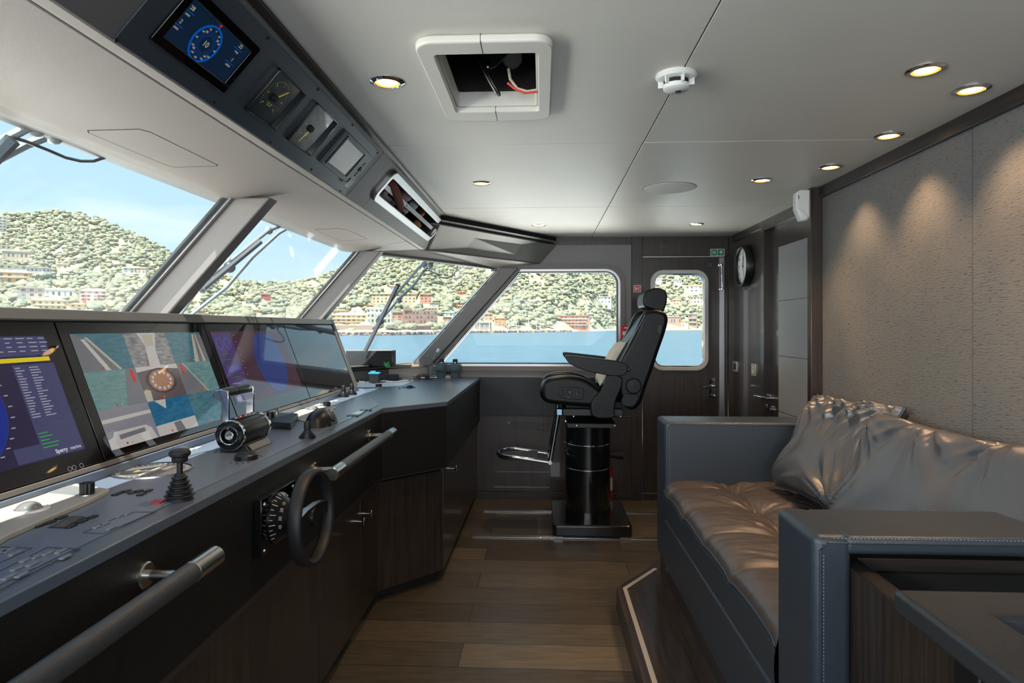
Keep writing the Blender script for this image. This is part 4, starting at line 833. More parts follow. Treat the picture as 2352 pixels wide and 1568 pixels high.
obj('screen_image', m, [em('plum', (36, 26, 58)), em('radar_blue', (12, 38, 130)), em('ring_violet', (52, 52, 130)), em('slate', (62, 62, 98)), em('yellow', (214, 196, 20)), em('echo', (120, 200, 150)), em('pale', (150, 152, 168)), em('green', (44, 150, 70))], MON[0], ang=0)
tm = emis('pixels_logo', rgb(200, 204, 214), .9)
text('Sperry', SCR, ra1 - .082, rb0 + .014, .015, tm, MON[0], .0062, bold=.0004); text('marine', SCR, ra1 - .033, rb0 + .014, .014, tm, MON[0], .0062)
ic = emis('bezel_icons', rgb(150, 140, 140), .7)
for px, py in ((157, 1078), (167, 1075), (184, 1070)):
    a, b = SCA(px, py); obj('touch_key', MB(SCR).ring([(a + .007 * math.cos(q * .4), b + .007 * math.sin(q * .4)) for q in range(16)], [(a + .0055 * math.cos(q * .4), b + .0055 * math.sin(q * .4)) for q in range(16)], .004, .0048), ic, MON[0])
# camera monitor: nine views
T0, T1 = SCA(152, 769), SCA(455, 763); B0_, B1_ = SCA(252, 1024), SCA(528, 966)
sa0 = (T0[0] + B0_[0]) / 2; sa1 = (T1[0] + B1_[0]) / 2; sb1 = (T0[1] + T1[1]) / 2; sb0 = (B0_[1] + B1_[1]) / 2
CW, CH_ = (sa1 - sa0) / 3, (sb1 - sb0) / 3; m = MB(SCR)
def sea_em(name, c, c2):
    mt = emis('view_' + name, rgb(*c), 1, .03); n = mt.node_tree; b = n.nodes['Principled BSDF']; g = n.nodes.new('ShaderNodeNewGeometry'); z = n.nodes.new('ShaderNodeTexNoise'); mp = n.nodes.new('ShaderNodeMapping'); mp.inputs['Scale'].default_value = (40, 30, 120)
    n.links.new(g.outputs['Position'], mp.inputs[0]); n.links.new(mp.outputs[0], z.inputs[0]); z.inputs['Scale'].default_value = 1.0; cr = n.nodes.new('ShaderNodeValToRGB'); cr.color_ramp.elements[0].color = rgb(*c); cr.color_ramp.elements[1].color = rgb(*c2); cr.color_ramp.elements[0].position = .3; cr.color_ramp.elements[1].position = .75
    n.links.new(z.outputs[0], cr.inputs[0]); n.links.new(cr.outputs[0], b.inputs['Emission Color']); return mt
CM = [sea_em('teal_sea', (52, 92, 104), (74, 116, 126)), sea_em('green_sea', (82, 118, 120), (110, 140, 136)), em('deck_grey', (104, 104, 108)), em('rail_cream', (166, 158, 138)), em('table_orange', (150, 104, 80)), em('deck_mauve', (88, 76, 78)), em('white', (176, 172, 168)), sea_em('deep_blue', (22, 84, 118), (42, 104, 136)), em('mark_red', (190, 30, 36)), em('mark_yellow', (170, 160, 40)), sea_em('cluttered_deck', (84, 86, 94), (156, 152, 146)), em('haze_grey', (122, 120, 128)), em('dark_chair', (60, 54, 54))]
def cell(i, j): return sa0 + CW * i, sb1 - CH_ * (j + 1)
def poly(k, i, j, pts, h=.0052): a, b = cell(i, j); m.mi = k; m.flat([(a + CW * x, b + CH_ * y) for x, y in pts], h)
sq_ = [(0, 0), (1, 0), (1, 1), (0, 1)]
for k, (i, j) in zip((0, 10, 0, 1, 5, 1, 11, 7, 0), ((0, 0), (1, 0), (2, 0), (0, 1), (1, 1), (2, 1), (0, 2), (1, 2), (2, 2))): poly(k, i, j, sq_, .0048)
poly(2, 0, 0, [(0, 0), (.7, 0), (.2, .9), (0, 1)]); poly(6, 0, 0, [(.42, 0), (.52, 0), (.22, .85), (.15, .85)], .0055); poly(3, 0, 0, [(.68, 0), (.74, 0), (.28, .9), (.22, .9)], .0055)
poly(6, 1, 0, [(.35, 0), (.6, 0), (.62, .5), (.75, 1), (.3, 1), (.4, .6)]); poly(3, 1, 0, [(.42, .6), (.6, .6), (.66, .95), (.4, .95)], .0055)
poly(2, 2, 0, [(.55, 0), (1, 0), (1, .9), (.78, .95)]); poly(3, 2, 0, [(.55, 0), (.68, 0), (.78, .95), (.74, .95)], .0055); poly(3, 2, 0, [(.8, 0), (.88, 0), (.84, .95), (.82, .95)], .0055)
poly(2, 0, 1, [(.58, 0), (1, 0), (1, 1), (.8, 1)]); poly(8, 0, 1, [(.86, .6), (.93, .6), (.93, .95), (.87, .95)], .0055)
q9 = [(.5 + .3 * math.cos(w * .5236) * (1.0 if w % 6 else 1), .55 + .33 * math.sin(w * .5236)) for w in range(12)]; poly(12, 1, 1, [(.5 + (x - .5) * 1.25, .55 + (y - .55) * 1.15) for x, y in q9], .0052); poly(4, 1, 1, q9, .0055); poly(6, 1, 1, [(0, .85), (.0, 1), (1, 1), (1, .85), (.5, .93)], .0055); poly(3, 1, 1, [(0, 0), (.14, 0), (.16, .3), (.06, .35), (0, .3)], .0056)
for w in range(12): x, y = q9[w]; poly(6, 1, 1, [(.5 + (x - .5) * .72 + .035 * math.cos(z), .55 + (y - .55) * .72 + .05 * math.sin(z)) for z in (0, 1, 2, 3, 4, 5)], .0058)
poly(2, 2, 1, [(0, 0), (.62, 0), (.16, 1), (0, 1)]); poly(3, 2, 1, [(.62, 0), (.66, 0), (.18, 1), (.15, 1)], .0055); poly(8, 2, 1, [(.08, .65), (.14, .65), (.14, .98), (.09, .98)], .0058)
poly(6, 0, 2, [(0, .66), (.0, .76), (1, .8), (1, .7)]); poly(6, 0, 2, [(.0, 0), (.95, 0), (.9, .3), (.8, .42), (.15, .42), (.1, .3), (0, .25)], .0055); poly(2, 0, 2, [(.22, .2), (.75, .25), (.75, .36), (.22, .32)], .0058)
poly(6, 1, 2, [(0, 0), (1, 0), (1, .34), (0, .3)]); poly(6, 1, 2, [(.15, 1), (.42, 1), (.36, .72)], .0055); poly(2, 1, 2, [(.44, 0), (.66, 0), (.6, .3), (.42, .28)], .0055)
for i in range(3):
    for j in range(3):
        x = [.36, .3, .42][i] if j < 2 else .3
        poly(8, i, j, [(x, .05), (x + .035, .05), (x + .035, .1), (x, .1)], .006); poly(9, i, j, [(x + .1, .05), (x + .13, .05), (x + .13, .09), (x + .1, .09)], .006)
obj('screen_image', m, CM, MON[1], ang=0)
# chart monitor
T0 = SCA(482, 762); B1_ = SCA(700, 915); ca0 = (SCA(480, 762)[0] + SCA(545, 945)[0]) / 2; ca1 = Y3 - .05; cb1 = T0[1]; cb0 = .075
m = MB(SCR); sbox(m, 0, ca0, ca1, cb0, cb1); sbox(m, 1, ca0, ca0 + .16, cb0, cb1 - .004, .0052)
cen = ((ca0 + .16 + ca1) / 2 + .02, (cb0 + cb1) / 2); r_ = (cb1 - cb0) * .48; m.mi = 2; m.flat([(cen[0] + r_ * math.cos(q * .105), cen[1] + r_ * math.sin(q * .105)) for q in range(60)], .0052)
for dx in (.04, .105):
    O = [(ca0 + dx + .028 * math.cos(q * .2618), cb1 - .055 + .028 * math.sin(q * .2618)) for q in range(24)]; I = [(ca0 + dx + .021 * math.cos(q * .2618), cb1 - .055 + .021 * math.sin(q * .2618)) for q in range(24)]; m.mi = 3; m.ring(O, I, .0052, .0058)
for i in range(9): b = cb1 - .1 - i * .026; sbox(m, 4 if i < 5 else 5, ca0 + .03, ca0 + .06 + rr.uniform(0, .06), b, b + .003, .0056)
sbox(m, 3, ca0 + .03, ca0 + .14, cb1 - .175, cb1 - .155, .0056)
for i in range(10): sbox(m, 5, ca0 + .18, ca0 + .188, cb1 - .02 - i * .03, cb1 - .017 - i * .03, .0056)
sbox(m, 5, ca0 + .02, ca0 + .06, cb0 + .01, cb0 + .03, .0056); sbox(m, 5, ca0 + .09, ca0 + .13, cb0 + .01, cb0 + .03, .0056)
obj('screen_image', m, [em('chart_plum', (64, 40, 52)), em('chart_panel', (70, 54, 96)), em('chart_blue', (40, 54, 110)), em('chart_violet', (72, 68, 150)), em('chart_green', (50, 110, 60)), em('chart_pale', (150, 140, 160))], MON[2], ang=0)
# ================================================================== DEVICES ON THE CONSOLE
dev = mat('device_grey', rgb(176, 174, 166), .35); boot = mat('rubber_boot', rgb(20, 22, 25), .45)
def cw(px, py, h=0): a, b = CON.pix(px, py, h); return CON.w(a, b, h), (a, b)
def joystick(px, py, topy, lab, r, kind='mushroom', mt=None):
    Pw, (a, b) = cw(px, py); t_ = (Pw - CAM).dot(Vector((-ST, CT, 0))); H = (py - topy) / F * t_ * 1.0; t = thing('joystick', Pw, lab, 'joystick'); mt = mt or boot
    f = CON.at(a, b)
    if kind == 'mushroom':
        pr = [(0, 0), (r * 1.1, 0)]
        for i in range(5): z = H * .06 + i * H * .085; q = r * (1.12 - i * .13); pr += [(q * .86, z), (q * 1.05, z + H * .03), (q * 1.0, z + H * .05), (q * .8, z + H * .06)]
        pr += [(r * .32, H * .52), (0, H * .52)]; obj('boot', MB(f).lathe(pr, 28), mt, t)
        obj('stem', MB(f).lathe([(0, H * .5), (r * .22, H * .5), (r * .22, H * .76), (0, H * .76)], 16), mt, t)
        obj('grip', MB(f).lathe([(0, H * .74), (r * .55, H * .74), (r * .6, H * .76), (r * .62, H * .84), (r * .8, H * .87), (r * .84, H * .93), (r * .7, H * .98), (r * .3, H), (0, H)], 28), M['rubber'], t, bevel=.0008)
    else:
        pr = [(0, 0), (r * 1.25, 0), (r * 1.25, H * .12)]
        for i in range(4): z = H * (.12 + i * .08); q = r * (1.2 - i * .18); pr += [(q, z), (q, z + H * .045), (q * .86, z + H * .055)]
        pr += [(r * .5, H * .45), (0, H * .45)]; obj('boot', MB(f).lathe(pr, 28), mt, t)
        obj('grip', MB(f).lathe([(0, H * .42), (r * .46, H * .42), (r * .52, H * .6), (r * .5, H * .88), (r * .35, H * .97), (0, H)], 20), M['rubber'], t)
    return t
joystick(413, 1147, 1030, 'tall black mushroom-headed joystick at the front edge of the console', .029)
joystick(706, 1006, 966, 'short black stub joystick beside the throttle levers', .024, 'stub')
joystick(789, 912, 884, 'small joystick with ringed boot, left of the pair at the far monitor', .026, 'stub')
joystick(808, 907, 880, 'small joystick with ringed boot, right of the pair at the far monitor', .026, 'stub')
def ctl_knob(px, py, lab, r=.017, h=.022, mt=None, base=0):
    Pw, (a, b) = cw(px, py, base); t = thing('control_knob', Pw, lab, 'knob'); f = CON.at(a, b, base)
    m = MB(f); n = 24; P = [((r if i % 3 else r * .88) * math.cos(i * 2 * math.pi / n), (r if i % 3 else r * .88) * math.sin(i * 2 * math.pi / n)) for i in range(n)]
    obj('cap', m.prism(P, .004, h), mt or M['black'], t, bevel=.001); obj('skirt', MB(f).lathe([(0, 0), (r * 1.15, 0), (r * 1.1, .004), (0, .004)], 24), M['alu'], t)
def raised(px, lab, name, cat, h=.012, mt=None):
    P = P_(CON, px, h); a0, a1, b0, b1 = bb(P); t = thing(name, CON.w((a0 + a1) / 2, (b0 + b1) / 2), lab, cat); obj('body', MB(CON).prism(P, 0.001, h), mt or dev, t, bevel=.003); return t
def trackball(px, py, base, t, r=.028):
    a, b = CON.pix(px, py, base); f = CON.at(a, b, base)
    obj('trackball_ring', MB(f).lathe([(r * 1.05, 0), (r * 1.5, 0), (r * 1.4, .003), (r * 1.02, .003)], 32), M['white'], t); obj('trackball', MB(f).ball((0, 0, -.002), r, n=14, sc=(1, 1, .75)), mat('trackball_grey', rgb(120, 120, 118), .12, coat=.6), t, ang=180)
t = raised([(-90, 1190), (96, 1105), (140, 1103), (252, 1122), (205, 1146), (20, 1225), (-90, 1290)], 'light grey trackball unit at the near left corner of the console', 'trackball_panel', 'control panel', .014)
trackball(66, 1170, .014, t, .026)
for px, py in ((22, 1152), (-6, 1160)): a, b = CON.pix(px, py, .014); obj('button', MB(CON).prism(rrect(a - .014, a + .014, b - .009, b + .009, .005), .012, .02), dev, t, bevel=.002)
P = P_(CON, [(66, 1127), (120, 1108), (195, 1120), (175, 1138)], .0145); obj('touch_pad', MB(CON).prism(P, .012, .0152), mat('pad_grey', rgb(132, 134, 136), .3), t, bevel=.001)
ctl_knob(200, 1137, 'ribbed knob at the right end of the near trackball unit', .016, .03, None, .012)
t = raised([(655, 957), (722, 923), (773, 934), (700, 966)], 'light grey trackball unit behind the dome-shaped trackball', 'trackball_panel', 'control panel', .008)
trackball(718, 941, .008, t, .03)
for px, py in ((682, 935), (692, 931)): a, b = CON.pix(px, py, .008); obj('button', MB(CON).prism(rrect(a - .018, a + .018, b - .011, b + .011, .005), .006, .014), M['black'], t, bevel=.002)
ctl_knob(673, 963, 'ribbed knob in front of the far trackball unit', .018, .026); ctl_knob(751, 934, 'ribbed knob at the right end of the far trackball unit', .018, .026, None, .004)
# dome trackball
Pw, (a, b) = cw(738, 976); t = thing('dome_trackball', Pw, 'black dome-shaped housing with a grey trackball facing the helmsman', 'trackball'); f = CON.at(a, b)
m = MB(f)
def dome(u, v):
    x = (u - .5) * 2; y = (v - .5) * 2; rr2 = abs(x) ** 2.2 + abs(y) ** 2.2
    h = max(0, 1 - rr2) ** .5; return (x * .105, y * .058, .072 * h - .001)
m.grid(28, 20, dome); obj('shell', m, M['black'], t, ang=60)
ff = axis(f.w(-.004, -.030, .042), f.n * .8 - f.y * .75 ); obj('ring', MB(ff).lathe([(.026, 0), (.038, 0), (.036, .008), (.028, .01)], 32), M['rubber'], t); obj('ball', MB(ff).ball((0, 0, .002), .027, n=14), mat('ball_marbled', rgb(104, 104, 104), .15, coat=.5, var=.3, vscale=60), t, ang=180)
# throttle with two levers
g0 = CON.pix(622, 1040); R0 = .047; ya = CON.pix(612, 1040)[0] - .02; t = thing('engine_throttle', CON.w(ya + .1, g0[1]), 'twin chrome engine throttle levers on a black cylinder', 'throttle')
yb = ya + .215; xc = -g0[1]; zc = 1.0 + R0 + .012
xc = -1.015
f = axis((xc, ya, zc), (0, 1, 0)); L = yb - ya
obj('cylinder', MB(f).lathe([(R0 * .62, .002), (R0 * .97, .006), (R0, .012), (R0, L - .01), (R0 * .95, L)], 40), M['black'], t)
for h in (.008, L - .012): obj('chrome_ring', MB(f).lathe([(R0 * 1.0, h - .006), (R0 * 1.06, h - .004), (R0 * 1.06, h + .006), (R0 * 1.0, h + .008)], 40), M['chrome'], t)
obj('end_ring', MB(f).lathe([(R0 * .58, -.001), (R0 * .64, -.003), (R0 * .68, .001), (R0 * .6, .03)], 36), M['chrome'], t)
obj('end_recess', MB(f).lathe([(0, .03), (R0 * .62, .03), (R0 * .62, .02), (R0 * .6, .004), (R0 * .58, .004), (R0 * .58, .028), (0, .028)], 30), M['blackm'], t)
obj('end_knob', MB(f).prism([(R0 * .34 * math.cos(q * .785), R0 * .34 * math.sin(q * .785)) for q in range(8)], -.002, .03), M['chrome'], t, bevel=.002)
obj('end_face', MB(f).lathe([(R0 * .66, .0), (R0 * .96, .0), (R0 * .96, .01), (R0 * .66, .01)], 36), M['gloss'], t)
obj('top_strip', MB().box(xc - .02, xc + .012, ya + .03, yb - .03, zc + R0 - .006, zc + R0 + .003), M['gloss'], t, bevel=.002)
for i in range(4): obj('indicator_lamp', MB(Fr((0, 0, zc + R0 + .003), (1, 0, 0), (0, 1, 0))).lathe([(0, 0), (.003, 0), (.002, .0015), (0, .0015)], 10, a=xc - .004, b=ya + .055 + i * .034), emis('lamp_orange', (1, .16, .04, 1), 1.5) if i == 0 else bpy.data.materials['lamp_orange'], t)
obj('foot', MB().add([(xc - .05, ya + .02, 1.002), (xc + .062, ya + .02, 1.002), (xc + .062, yb - .02, 1.002), (xc - .05, yb - .02, 1.002), (xc - .03, ya + .03, 1.03), (xc + .03, ya + .03, 1.03), (xc + .03, yb - .03, 1.03), (xc - .03, yb - .03, 1.03)], [(3, 2, 1, 0), (4, 5, 6, 7), (0, 1, 5, 4), (1, 2, 6, 5), (2, 3, 7, 6), (3, 0, 4, 7)]), M['black'], t, bevel=.002)
Fs = Fr((xc + .0615, 0, 1.0), (0, 1, 0), (-.6, 0, .8)); obj('maker_plate', MB(Fs).box(ya + .035, yb - .035, .003, .026, .001, .004), M['greyp'], t, bevel=.001)
for k, y in enumerate((ya + .006, yb - .03)):
    fl = Fr((0, y + .012, 0), (1, 0, 0), (0, 0, 1)); x0, z0 = xc - .022, zc + R0 * .8; zt = z0 + .098
    obj('lever', MB(fl).prism([(x0 - .014, z0 - .02), (x0 + .016, z0 - .02), (x0 + .016, zt - .012), (x0 + .012, zt + .008), (x0 - .01, zt + .014), (x0 - .034, zt + .008), (x0 - .04, zt - .006), (x0 - .026, zt - .022), (x0 - .01, zt - .032)], 0, .009), M['chrome'], t, bevel=.002)
    ya2 = y - .012 + .014 if k == 0 else ya + .11
fg = axis((xc - .034, ya + .012, zt + .000), (0, 1, 0)); hl = (yb - ya - .03)
obj('grip', MB(fg).lathe([(0, 0), (.018, 0), (.018, hl * .49), (0, hl * .49)], 28, sy=.9), M['black'], t, bevel=.002); obj('grip', MB(fg).lathe([(0, hl * .51), (.018, hl * .51), (.018, hl), (0, hl)], 28, sy=.9), M['black'], t, bevel=.002)
# switch box behind the throttle
Pw, (a, b) = cw(645, 985); t = thing('switch_box', CON.w(a, b), 'low black switch box with a knob and a toggle behind the throttle', 'switch box')
m = MB(CON); m.prism(P_(CON, [(612, 985), (640, 962), (685, 966), (668, 988)]), 0.002, .03); obj('body', m, M['black'], t, bevel=.003)
a, b = CON.pix(621, 958, .03); obj('knob', MB(CON).lathe([(0, .028), (.016, .028), (.015, .052), (0, .054)], 16, a=a, b=b), M['black'], t)
a, b = CON.pix(636, 951, .03); obj('toggle', MB(CON).lathe([(0, .0), (.012, .0), (.010, .03), (.006, .055), (.008, .06), (0, .062)], 16, a=a, b=b), M['steel'], t)
# gyro repeater dial
Pw, (a, b) = cw(352, 1083); t = thing('compass_repeater', Pw, 'round glass-covered compass repeater set flush in the console', 'compass'); f = CON.at(a, b)
r = .105; obj('bezel', MB(f).lathe([(r * .93, .001), (r, .001), (r * .99, .007), (r * .94, .007)], 48), M['alu'], t); obj('face', MB(f).lathe([(0, .003), (r * .93, .003), (r * .93, .0045), (0, .0045)], 48), mat('dial_grey', rgb(120, 122, 118), .15, coat=.6), t)
m = MB(f)
for i in range(36): q = i * math.pi / 18; m.prism([(r * k * math.cos(q + w), r * k * math.sin(q + w)) for k, w in ((.78, -.012), (.78, .012), (.88, .012), (.88, -.012))], .0045, .0052)
obj('scale_marks', m, M['white'], t); obj('needle', MB(f).box(-r * .6, r * .6, -.002, .002, .0045, .006), M['white'], t); obj('window', MB(f).box(r * .1, r * .5, -.035, -.018, .0045, .006), M['white'], t); obj('mark', MB(f).box(-r * .3, -r * .1, .03, .04, .0045, .006), mat('amber', rgb(220, 190, 110), .5), t)
# round dial control, push buttons, keypads, small readouts
Pw, (a, b) = cw(566, 1056); t = thing('dial_control', Pw, 'flat round black dial with finger holes at the front of the console', 'dial'); f = CON.at(a, b)
obj('dial', MB(f).lathe([(0, 0), (.034, 0), (.035, .016), (.031, .02), (0, .02)], 40), M['black'], t, bevel=.001)
for q in range(6): obj('finger_hole', MB(f).lathe([(0, .0195), (.005, .0195), (.005, .0205), (0, .0205)], 12, a=.02 * math.cos(q * 1.047), b=.02 * math.sin(q * 1.047)), M['dark'], t)
for i in range(5):
    for s_ in (-1, 1): obj('marking', MB(f).box(s_ * (.045 + .012 * (i % 3)) - .004, s_ * (.045 + .012 * (i % 3)) + .004, -.03 + i * .012, -.025 + i * .012, .002, .0032), M['blackm'], t)
Pw, (a, b) = cw(507, 1006); t = thing('push_button', Pw, 'mushroom push button with a bright white cap near the camera monitor', 'button'); f = CON.at(a, b); obj('stem', MB(f).lathe([(0, 0), (.013, 0), (.013, .016), (0, .016)], 20), M['black'], t); obj('cap', MB(f).lathe([(0, .016), (.018, .016), (.021, .02), (.019, .026), (0, .027)], 28), M['white'], t)
Pw, (a, b) = cw(360, 1158); t = thing('red_key', Pw, 'rectangular red key beside the mushroom-headed joystick', 'button'); obj('key', MB(CON).prism(P_(CON, [(345, 1162), (354, 1153), (381, 1153), (366, 1162)]), .002, .007), mat('red_key_plastic', rgb(190, 50, 70), .4), t, bevel=.001); obj('frame', MB(CON).prism(P_(CON, [(338, 1166), (352, 1152), (385, 1152), (368, 1166)]), .001, .004), M['greyp'], t)
def keys(name, lab, cells, cat='keypad', mt=None, screen=None, outline=None, sz=(.012, .007)):
    pts = [CON.pix(*c[:2]) for c in cells]; a = sum(p[0] for p in pts) / len(pts); b = sum(p[1] for p in pts) / len(pts); t = thing(name, CON.w(a, b), lab, cat)
    for c, (x, y) in zip(cells, pts):
        k = c[2] if len(c) > 2 else 1; obj('key', MB(CON).prism(rrect(x - sz[0] * k, x + sz[0] * k, y - sz[1], y + sz[1], .002), .002, .0055), mt or M['black'], t, bevel=.0008)
    if screen: obj('readout', MB(CON).prism(P_(CON, screen[0]), .002, .004), screen[1], t); obj('readout_rim', MB(CON).prism([(a + (p[0] - a) * 1.0, b + (p[1] - b)) for p in P_(CON, screen[2])], .0015, .0032), M['black'], t)
    if outline:
        O = P_(CON, outline); ca = sum(p[0] for p in O) / len(O); cb = sum(p[1] for p in O) / len(O); obj('outline', MB(CON).ring(O, [(ca + (p[0] - ca) * .97, cb + (p[1] - cb) * .97) for p in O], .002, .0034), M['ovp'], t)
    return t
gold = mat('dim_lcd', rgb(84, 82, 66), .2)
keys('keypad', 'row of black keys behind the mushroom-headed joystick', [(272, 1136, 1.6), (290, 1131), (305, 1134), (318, 1131), (325, 1138), (340, 1130)])
keys('rudder_keypad', 'keypad with six keys around a dark readout near the front edge', [(90, 1211), (115, 1203), (142, 1192), (163, 1212), (188, 1201), (212, 1191)], screen=([(118, 1213), (168, 1190), (190, 1192), (148, 1214)], gold, [(108, 1215), (165, 1188), (198, 1190), (150, 1216)]))
keys('readout_panel', 'bright small readout with two rows of keys at the far front edge', [(801, 956), (811, 956), (821, 956), (831, 943), (841, 943), (851, 943)], screen=([(806, 953), (822, 945), (838, 945), (825, 953)], mat('bright_lcd', rgb(196, 214, 226), .2), [(803, 954), (821, 944), (841, 944), (828, 954)]), sz=(.014, .006))
for i, (cells, lab) in enumerate((([(430, 1027), (442, 1023), (455, 1020), (468, 1017)], 'strip of white keys below the push button'), ([(415, 1040), (428, 1037), (441, 1034), (452, 1031)], 'strip of white keys behind the compass repeater'), ([(520, 1023), (534, 1021), (548, 1019)], 'strip of pale keys left of the throttle'), ([(490, 1040), (505, 1037), (520, 1035), (535, 1033)], 'strip of pale keys behind the round dial'), ([(560, 988), (575, 985), (590, 981)], 'row of pale keys at the foot of the camera monitor'), ([(752, 925), (762, 923), (772, 921)], 'row of tiny white keys beside the ribbed knobs'))):
    keys('key_strip', lab, cells, 'key strip', mt=M['white'] if i != 3 else M['greyp'], sz=(.016, .009))
keys('touch_keypad', 'touch key panel with outline between red key and console edge', [(275, 1188), (295, 1182), (225, 1213), (240, 1207), (255, 1217)], mt=mat('pale_key', rgb(120, 126, 136), .4), outline=[(190, 1227), (296, 1178), (357, 1178), (235, 1229)], sz=(.012, .005))
keys('touch_keypad', 'large touch key panel nearest the camera on the console edge', [(60, 1290), (85, 1282), (110, 1275), (40, 1310), (75, 1300), (140, 1270), (150, 1283), (20, 1330), (50, 1325)], mt=bpy.data.materials['pale_key'], outline=[(-60, 1345), (108, 1260), (184, 1263), (-20, 1370)], sz=(.012, .005))
keys('touch_keypad', 'small touch key panel with an outline at the left photo edge', [(0, 1275), (20, 1268), (35, 1275)], mt=bpy.data.materials['pale_key'], outline=[(-60, 1290), (2, 1259), (75, 1262), (-20, 1305)], sz=(.012, .005))
ctl_knob(870, 889, 'low wide black knob near the far end of the control panel', .022, .022)
Pw, (a, b) = cw(941, 890); t = thing('dome_camera', Pw, 'small dark glass dome on the far part of the worktop', 'dome'); obj('dome', MB(CON.at(a, b)).ball((0, 0, .0), .032, n=12, sc=(1, 1, .6)), M['gloss'], t, ang=180); obj('base', MB(CON.at(a, b)).lathe([(0, 0), (.046, 0), (.04, .004), (0, .004)], 24), M['black'], t)
keys('toggle_group', 'two tiny black keys left of the glass dome', [(918, 892), (926, 890)], 'key', sz=(.012, .006))
# ---- far ledge and counter
LZ = ZS - .008; LF = Fr((0, 0, LZ), (1, 0, 0), (0, 1, 0)); WZ = Fr((0, 0, 1.0), (1, 0, 0), (0, 1, 0))
def lf(px, py): return LF.pix(px, py)
a0 = lf(795, 838); a1 = lf(904, 836); yy = (a0[1] + a1[1]) / 2
yy = 4.9
fb = Fr((0, yy, 0), (1, 0, 0), (0, 0, 1)); xa, za = fb.pix(800, 838); xb, zb = fb.pix(904, 806)
t = thing('black_speaker', (xa, yy, LZ), 'long low black box standing on the window ledge behind the monitors', 'box')
obj('body', MB(fb).box(-1.52, xb, LZ, zb, -.06, 0), mat('deep_black', rgb(8, 8, 9), .6, spec=.2), t, bevel=.004); obj('lid', MB(fb).box(-1.525, xb + .004, zb - .001, zb + .007, -.065, .004), mat('grey_lid', rgb(128, 124, 122), .4), t, bevel=.002); obj('side_rim', MB(fb).box(xb - .014, xb + .004, LZ, zb, -.062, .004), M['rubber'], t, bevel=.002)
x, z = fb.pix(892, 834); t = thing('toy_frog', (x, yy - .05, LZ), 'tiny green toy figure in front of the long black box', 'toy'); gt = mat('toy_green', rgb(60, 150, 80), .6)
m = MB(); m.ball((x, yy - .05, LZ + .018), .018, n=8, sc=(1.2, .7, 1)); m.ball((x - .016, yy - .055, LZ + .032), .008, n=6); m.ball((x + .016, yy - .055, LZ + .034), .008, n=6); m.ball((x + .02, yy - .05, LZ + .008), .009, n=6); obj('body', m, gt, t, ang=180); obj('eye', MB().ball((x - .016, yy - .062, LZ + .036), .003, n=5), M['red'], t)
def onw(px, py, h=0):
    f = Fr((0, 0, 1.0 + h), (1, 0, 0), (0, 1, 0)); return f.pix(px, py)
def bxs(px0, px1, ytop, ybot, dep, lab, name, cat, mt, h=0, extra=None):
    x0, y0 = onw(px0, ybot, h); f = Fr((0, y0, 0), (1, 0, 0), (0, 0, 1)); x1, z1 = f.pix(px1, ytop); t = thing(name, ((x0 + x1) / 2, y0 + dep / 2, 1.0 + h), lab, cat)
    obj('body', MB(f).box(x0, x1, 1.0 + h, z1, -dep, 0), mt, t, bevel=.004); return t, f, x0, x1, z1
t, f, x0, x1, z1 = bxs(847, 870, 859, 879, .05, 'small black charger with a cyan top on the far counter', 'radio_charger', 'charger', M['rubber']); cy = mat('cyan_plastic', rgb(40, 150, 180), .4)
obj('top', MB(f).box(x0 - .004, x1 + .004, z1 - .002, z1 + .012, -.054, .003), cy, t, bevel=.003); obj('clip', MB(f).box(x0 + .006, x1 - .03, z1 + .012, z1 + .022, -.04, -.02), cy, t, bevel=.002)
x0, y0 = onw(840, 872); f = Fr((0, y0 + .07, 0), (1, 0, 0), (0, 0, 1)); xa, za = f.pix(837, 862); xb, zb = f.pix(864, 843); t = thing('wall_charger', (xa, y0 + .07, 1.0), 'dark grey box on a thin stand behind the cyan charger', 'box'); obj('body', MB(f).box(xa, xb, za - .012, zb, -.04, 0), mat('slate_plastic', rgb(62, 68, 74), .4), t, bevel=.003); obj('stand', MB(f).box((xa + xb) / 2 - .01, (xa + xb) / 2 + .01, 1.0, za, -.03, -.01), M['black'], t)
bxs(891, 913, 860, 874, .05, 'small black box on the counter between charger and puck', 'black_adapter', 'box', M['rubber'])
x, y = onw(968, 870); t = thing('black_puck', (x, y, 1.0), 'flat round black puck on the counter left of the binoculars', 'puck'); obj('body', MB(Fr((x, y, 1.0), (1, 0, 0), (0, 1, 0))).lathe([(0, 0), (.066, 0), (.068, .03), (.064, .035), (0, .035)], 36), mat('puck_grey', rgb(70, 66, 66), .35), t, bevel=.002); obj('slot', MB(Fr((x, y - .067, 1.0), (1, 0, 0), (0, 0, 1))).box(.01, .04, .012, .02, -.004, .002), M['steel'], t)
cbl = mat('cable_grey', rgb(150, 146, 140), .5); cp = [onw(826, 872)]
for k, (pts, mt, lab) in enumerate((([(815, 852), (822, 853), (828, 848), (834, 850), (832, 858), (838, 868), (829, 873), (834, 876), (842, 872), (836, 866), (828, 870), (826, 878), (838, 878)], cbl, 'tangle of thin grey cable beside the cyan charger'), ([(880, 876), (900, 878), (935, 876), (960, 873)], cbl, 'grey cable lying along the counter behind the worktop'), ([(855, 881), (880, 878), (893, 875)], M['black'], 'short black cable beside the cyan charger'), ([(913, 872), (925, 870), (950, 872), (958, 871)], M['blackm'], 'thin black cable between the adapter and the puck'))):
    P = [Vector((*onw(px, max(py, 871)), 1.005 + max(0, (871 - py)) * .0036)) for px, py in pts]; obj('cable', MB().tube(P, .004, 6), mt, label=lab, cat='cable')
